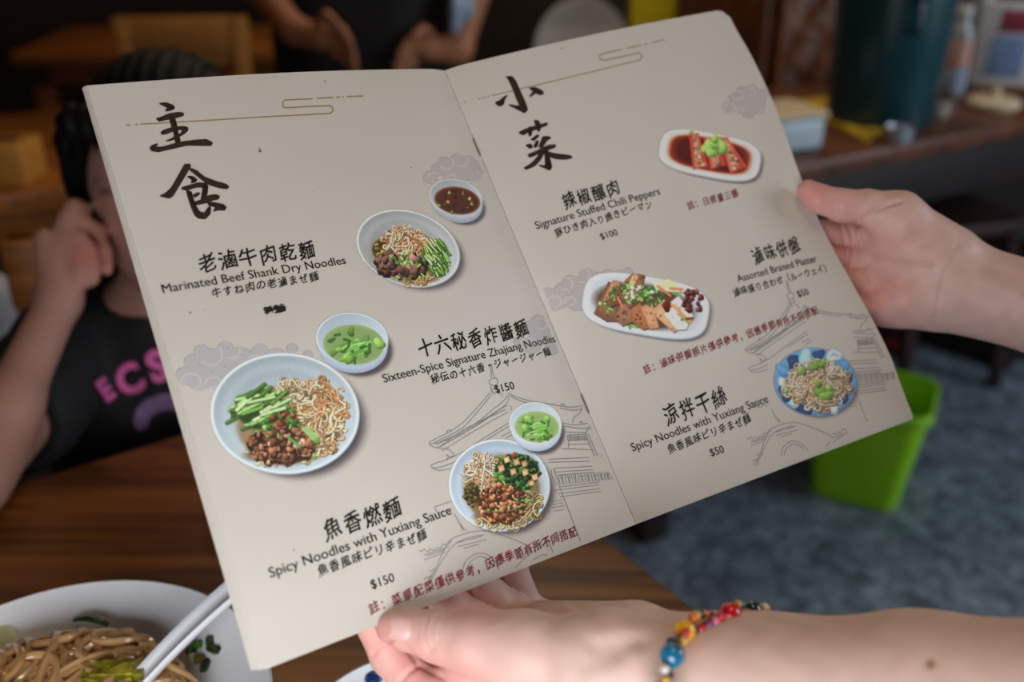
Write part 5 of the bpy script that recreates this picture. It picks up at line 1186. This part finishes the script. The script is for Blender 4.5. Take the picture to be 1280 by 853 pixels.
# table sign
s0 = onz(1241, 134, .75); s0[2] = .7505; sg = thing('table_sign', s0, 'white framed table sign on a round cream base', 'sign'); M_sg = mat('white_frame', (210, 210, 206), .4, .04, 20)
MB().lathe([(.050, 0), (.055, .004), (.056, .014), (.050, .020), (.012, .022), (.010, .045)], s0, 40).put('sign_base', mat('cream_base', (214, 196, 164), .4), sg)
def tilt(b, ang=.22, yaw=.0):
    Pn = np.array(b.v)-(s0+[0, 0, .04]); ca_, sa_ = math.cos(ang), math.sin(ang); Pn = np.stack([Pn[:, 0], Pn[:, 1]*ca_+Pn[:, 2]*sa_, -Pn[:, 1]*sa_+Pn[:, 2]*ca_], 1)
    Pn[:, 0] += .06*Pn[:, 2]; cy_, sy_ = math.cos(yaw), math.sin(yaw); Pn = np.stack([Pn[:, 0]*cy_-Pn[:, 1]*sy_, Pn[:, 0]*sy_+Pn[:, 1]*cy_, Pn[:, 2]], 1); b.v = [tuple(p_) for p_ in Pn+s0+[0, 0, .04]]; return b
yw = -.35
tilt(MB().box(s0+[0, 0, .135], (.125, .012, .175), .004), 0, yw).put('sign_frame', M_sg, sg); tilt(MB().box(s0+[0, -.0065, .135], (.098, .002, .160), .0005), 0, yw).put('printed_sheet', mat('sign_paper', (196, 200, 204), .5, .03, 20), sg)
tilt(MB().box(s0+[.004, -.008, .183], (.066, .001, .046), .0003), 0, yw).put('red_panel', mat('sign_red', (150, 50, 70), .5, .2, 60), sg); tilt(MB().box(s0+[0, -.008, .110], (.072, .001, .085), .0003), 0, yw).put('blue_panel', mat('sign_blue', (120, 146, 186), .5, .2, 60), sg)

# stools and a bench under and before the counter
M_rw = wood('red_brown_wood', (30, 13, 12), (54, 22, 20), .55)
sA = onz(1195, 405, 0)
stool_at(OC+cdv*-.03+cn*.0, 'dark red wooden stool half under the serving table behind the raised wrist', M_rw, .46, .30, 'stools at the serving table', .5)
stool_at(OC+cdv*.34+cn*.0, 'dark red wooden stool farther along the serving table at the right', M_rw, .46, .30, 'stools at the serving table', .3)
q1, q2 = onz(1136, 424, 0), onz(1258, 466, 0); bd = (q2-q1)/np.linalg.norm(q2-q1); ba = math.atan2(bd[1], bd[0]); bl = np.linalg.norm(q2-q1); bn = np.array([-bd[1], bd[0], 0]); O = (q1+q2)/2+bn*.11; O[2] = 0
be = thing('low_bench', O, 'low black bench standing on the floor below the right forearm', 'bench')
MB().box(O+[0, 0, .28], (bl+.06, .26, .04), .008).rotate(O, ba).put('seat', mat('black_wood', (14, 12, 12), .6), be)
for sx in (-1, 1): MB().box(O+[sx*(bl/2-.03), 0, .13], (.05, .24, .26), .006).rotate(O, ba).put('leg', mat('black_wood', (14, 12, 12), .6), be)
MB().box(O+[0, -.09, .05], (bl, .05, .10), .006).rotate(O, ba).put('rail', mat('black_wood', (14, 12, 12), .6), be)
r0 = onz(1112, 415, 0.03); tag(MB().lathe([(.045, 0), (.055, .004), (.06, .10), (.062, .104), (.058, .102), (.05, .01), (.004, .008)], (r0[0], r0[1], .0005), 28).put('plastic_cup', mat('red_plastic', (150, 26, 22), .5)), 'red plastic tub on the floor under the palm of the raised hand', 'tub')

# ------------------------------------------------------------------ green bin
bb = onz(1062, 618, 0); O = np.array([bb[0]+.022, bb[1]+.025, 0]); bn_ = thing('waste_bin', O, 'lime green plastic waste bin on the grey floor behind the menu', 'bin'); M_lime = mat('lime_plastic', (150, 216, 14), .4, .05, 10, sss=0)
def rr(w_, d_, r, z, n=8):
    P = []
    for cx, cy, a0 in ((w_/2-r, d_/2-r, 0), (-w_/2+r, d_/2-r, 90), (-w_/2+r, -d_/2+r, 180), (w_/2-r, -d_/2+r, 270)):
        for k in range(n+1): a = math.radians(a0+90*k/n); P.append((cx+r*math.cos(a), cy+r*math.sin(a), z))
    return P
def loft(rings, O, ang, closed=False):
    v_ = []; n = len(rings[0]); f_ = []
    for R_ in rings: v_ += R_
    for i in range(len(rings)-1):
        for k in range(n): f_.append((i*n+k, i*n+(k+1) % n, (i+1)*n+(k+1) % n, (i+1)*n+k))
    if closed: m_ = (len(rings)-1)*n; f_ += [(m_+k, m_+(k+1) % n, (k+1) % n, k) for k in range(n)]
    else: f_.append(tuple(range(n))[::-1]); f_.append(tuple((len(rings)-1)*n+k for k in range(n)))
    b = MB().add(np.array(v_)+O, f_); return b.rotate(O, ang)
ba_ = -.45
loft([rr(.175, .14, .03, .002), rr(.18, .145, .032, .008), rr(.235, .19, .04, .235), rr(.231, .186, .038, .235), rr(.178, .142, .03, .014), rr(.10, .08, .02, .012)], O, ba_).put('bin_body', M_lime, bn_)
loft([rr(.236, .191, .04, .227), rr(.248, .203, .045, .227), rr(.250, .205, .045, .233), rr(.250, .205, .045, .247), rr(.245, .20, .043, .251), rr(.232, .187, .038, .250), rr(.230, .185, .038, .227)], O, ba_, True).put('rim', mat('lime_rim', (140, 205, 30), .35, .04, 10), bn_)
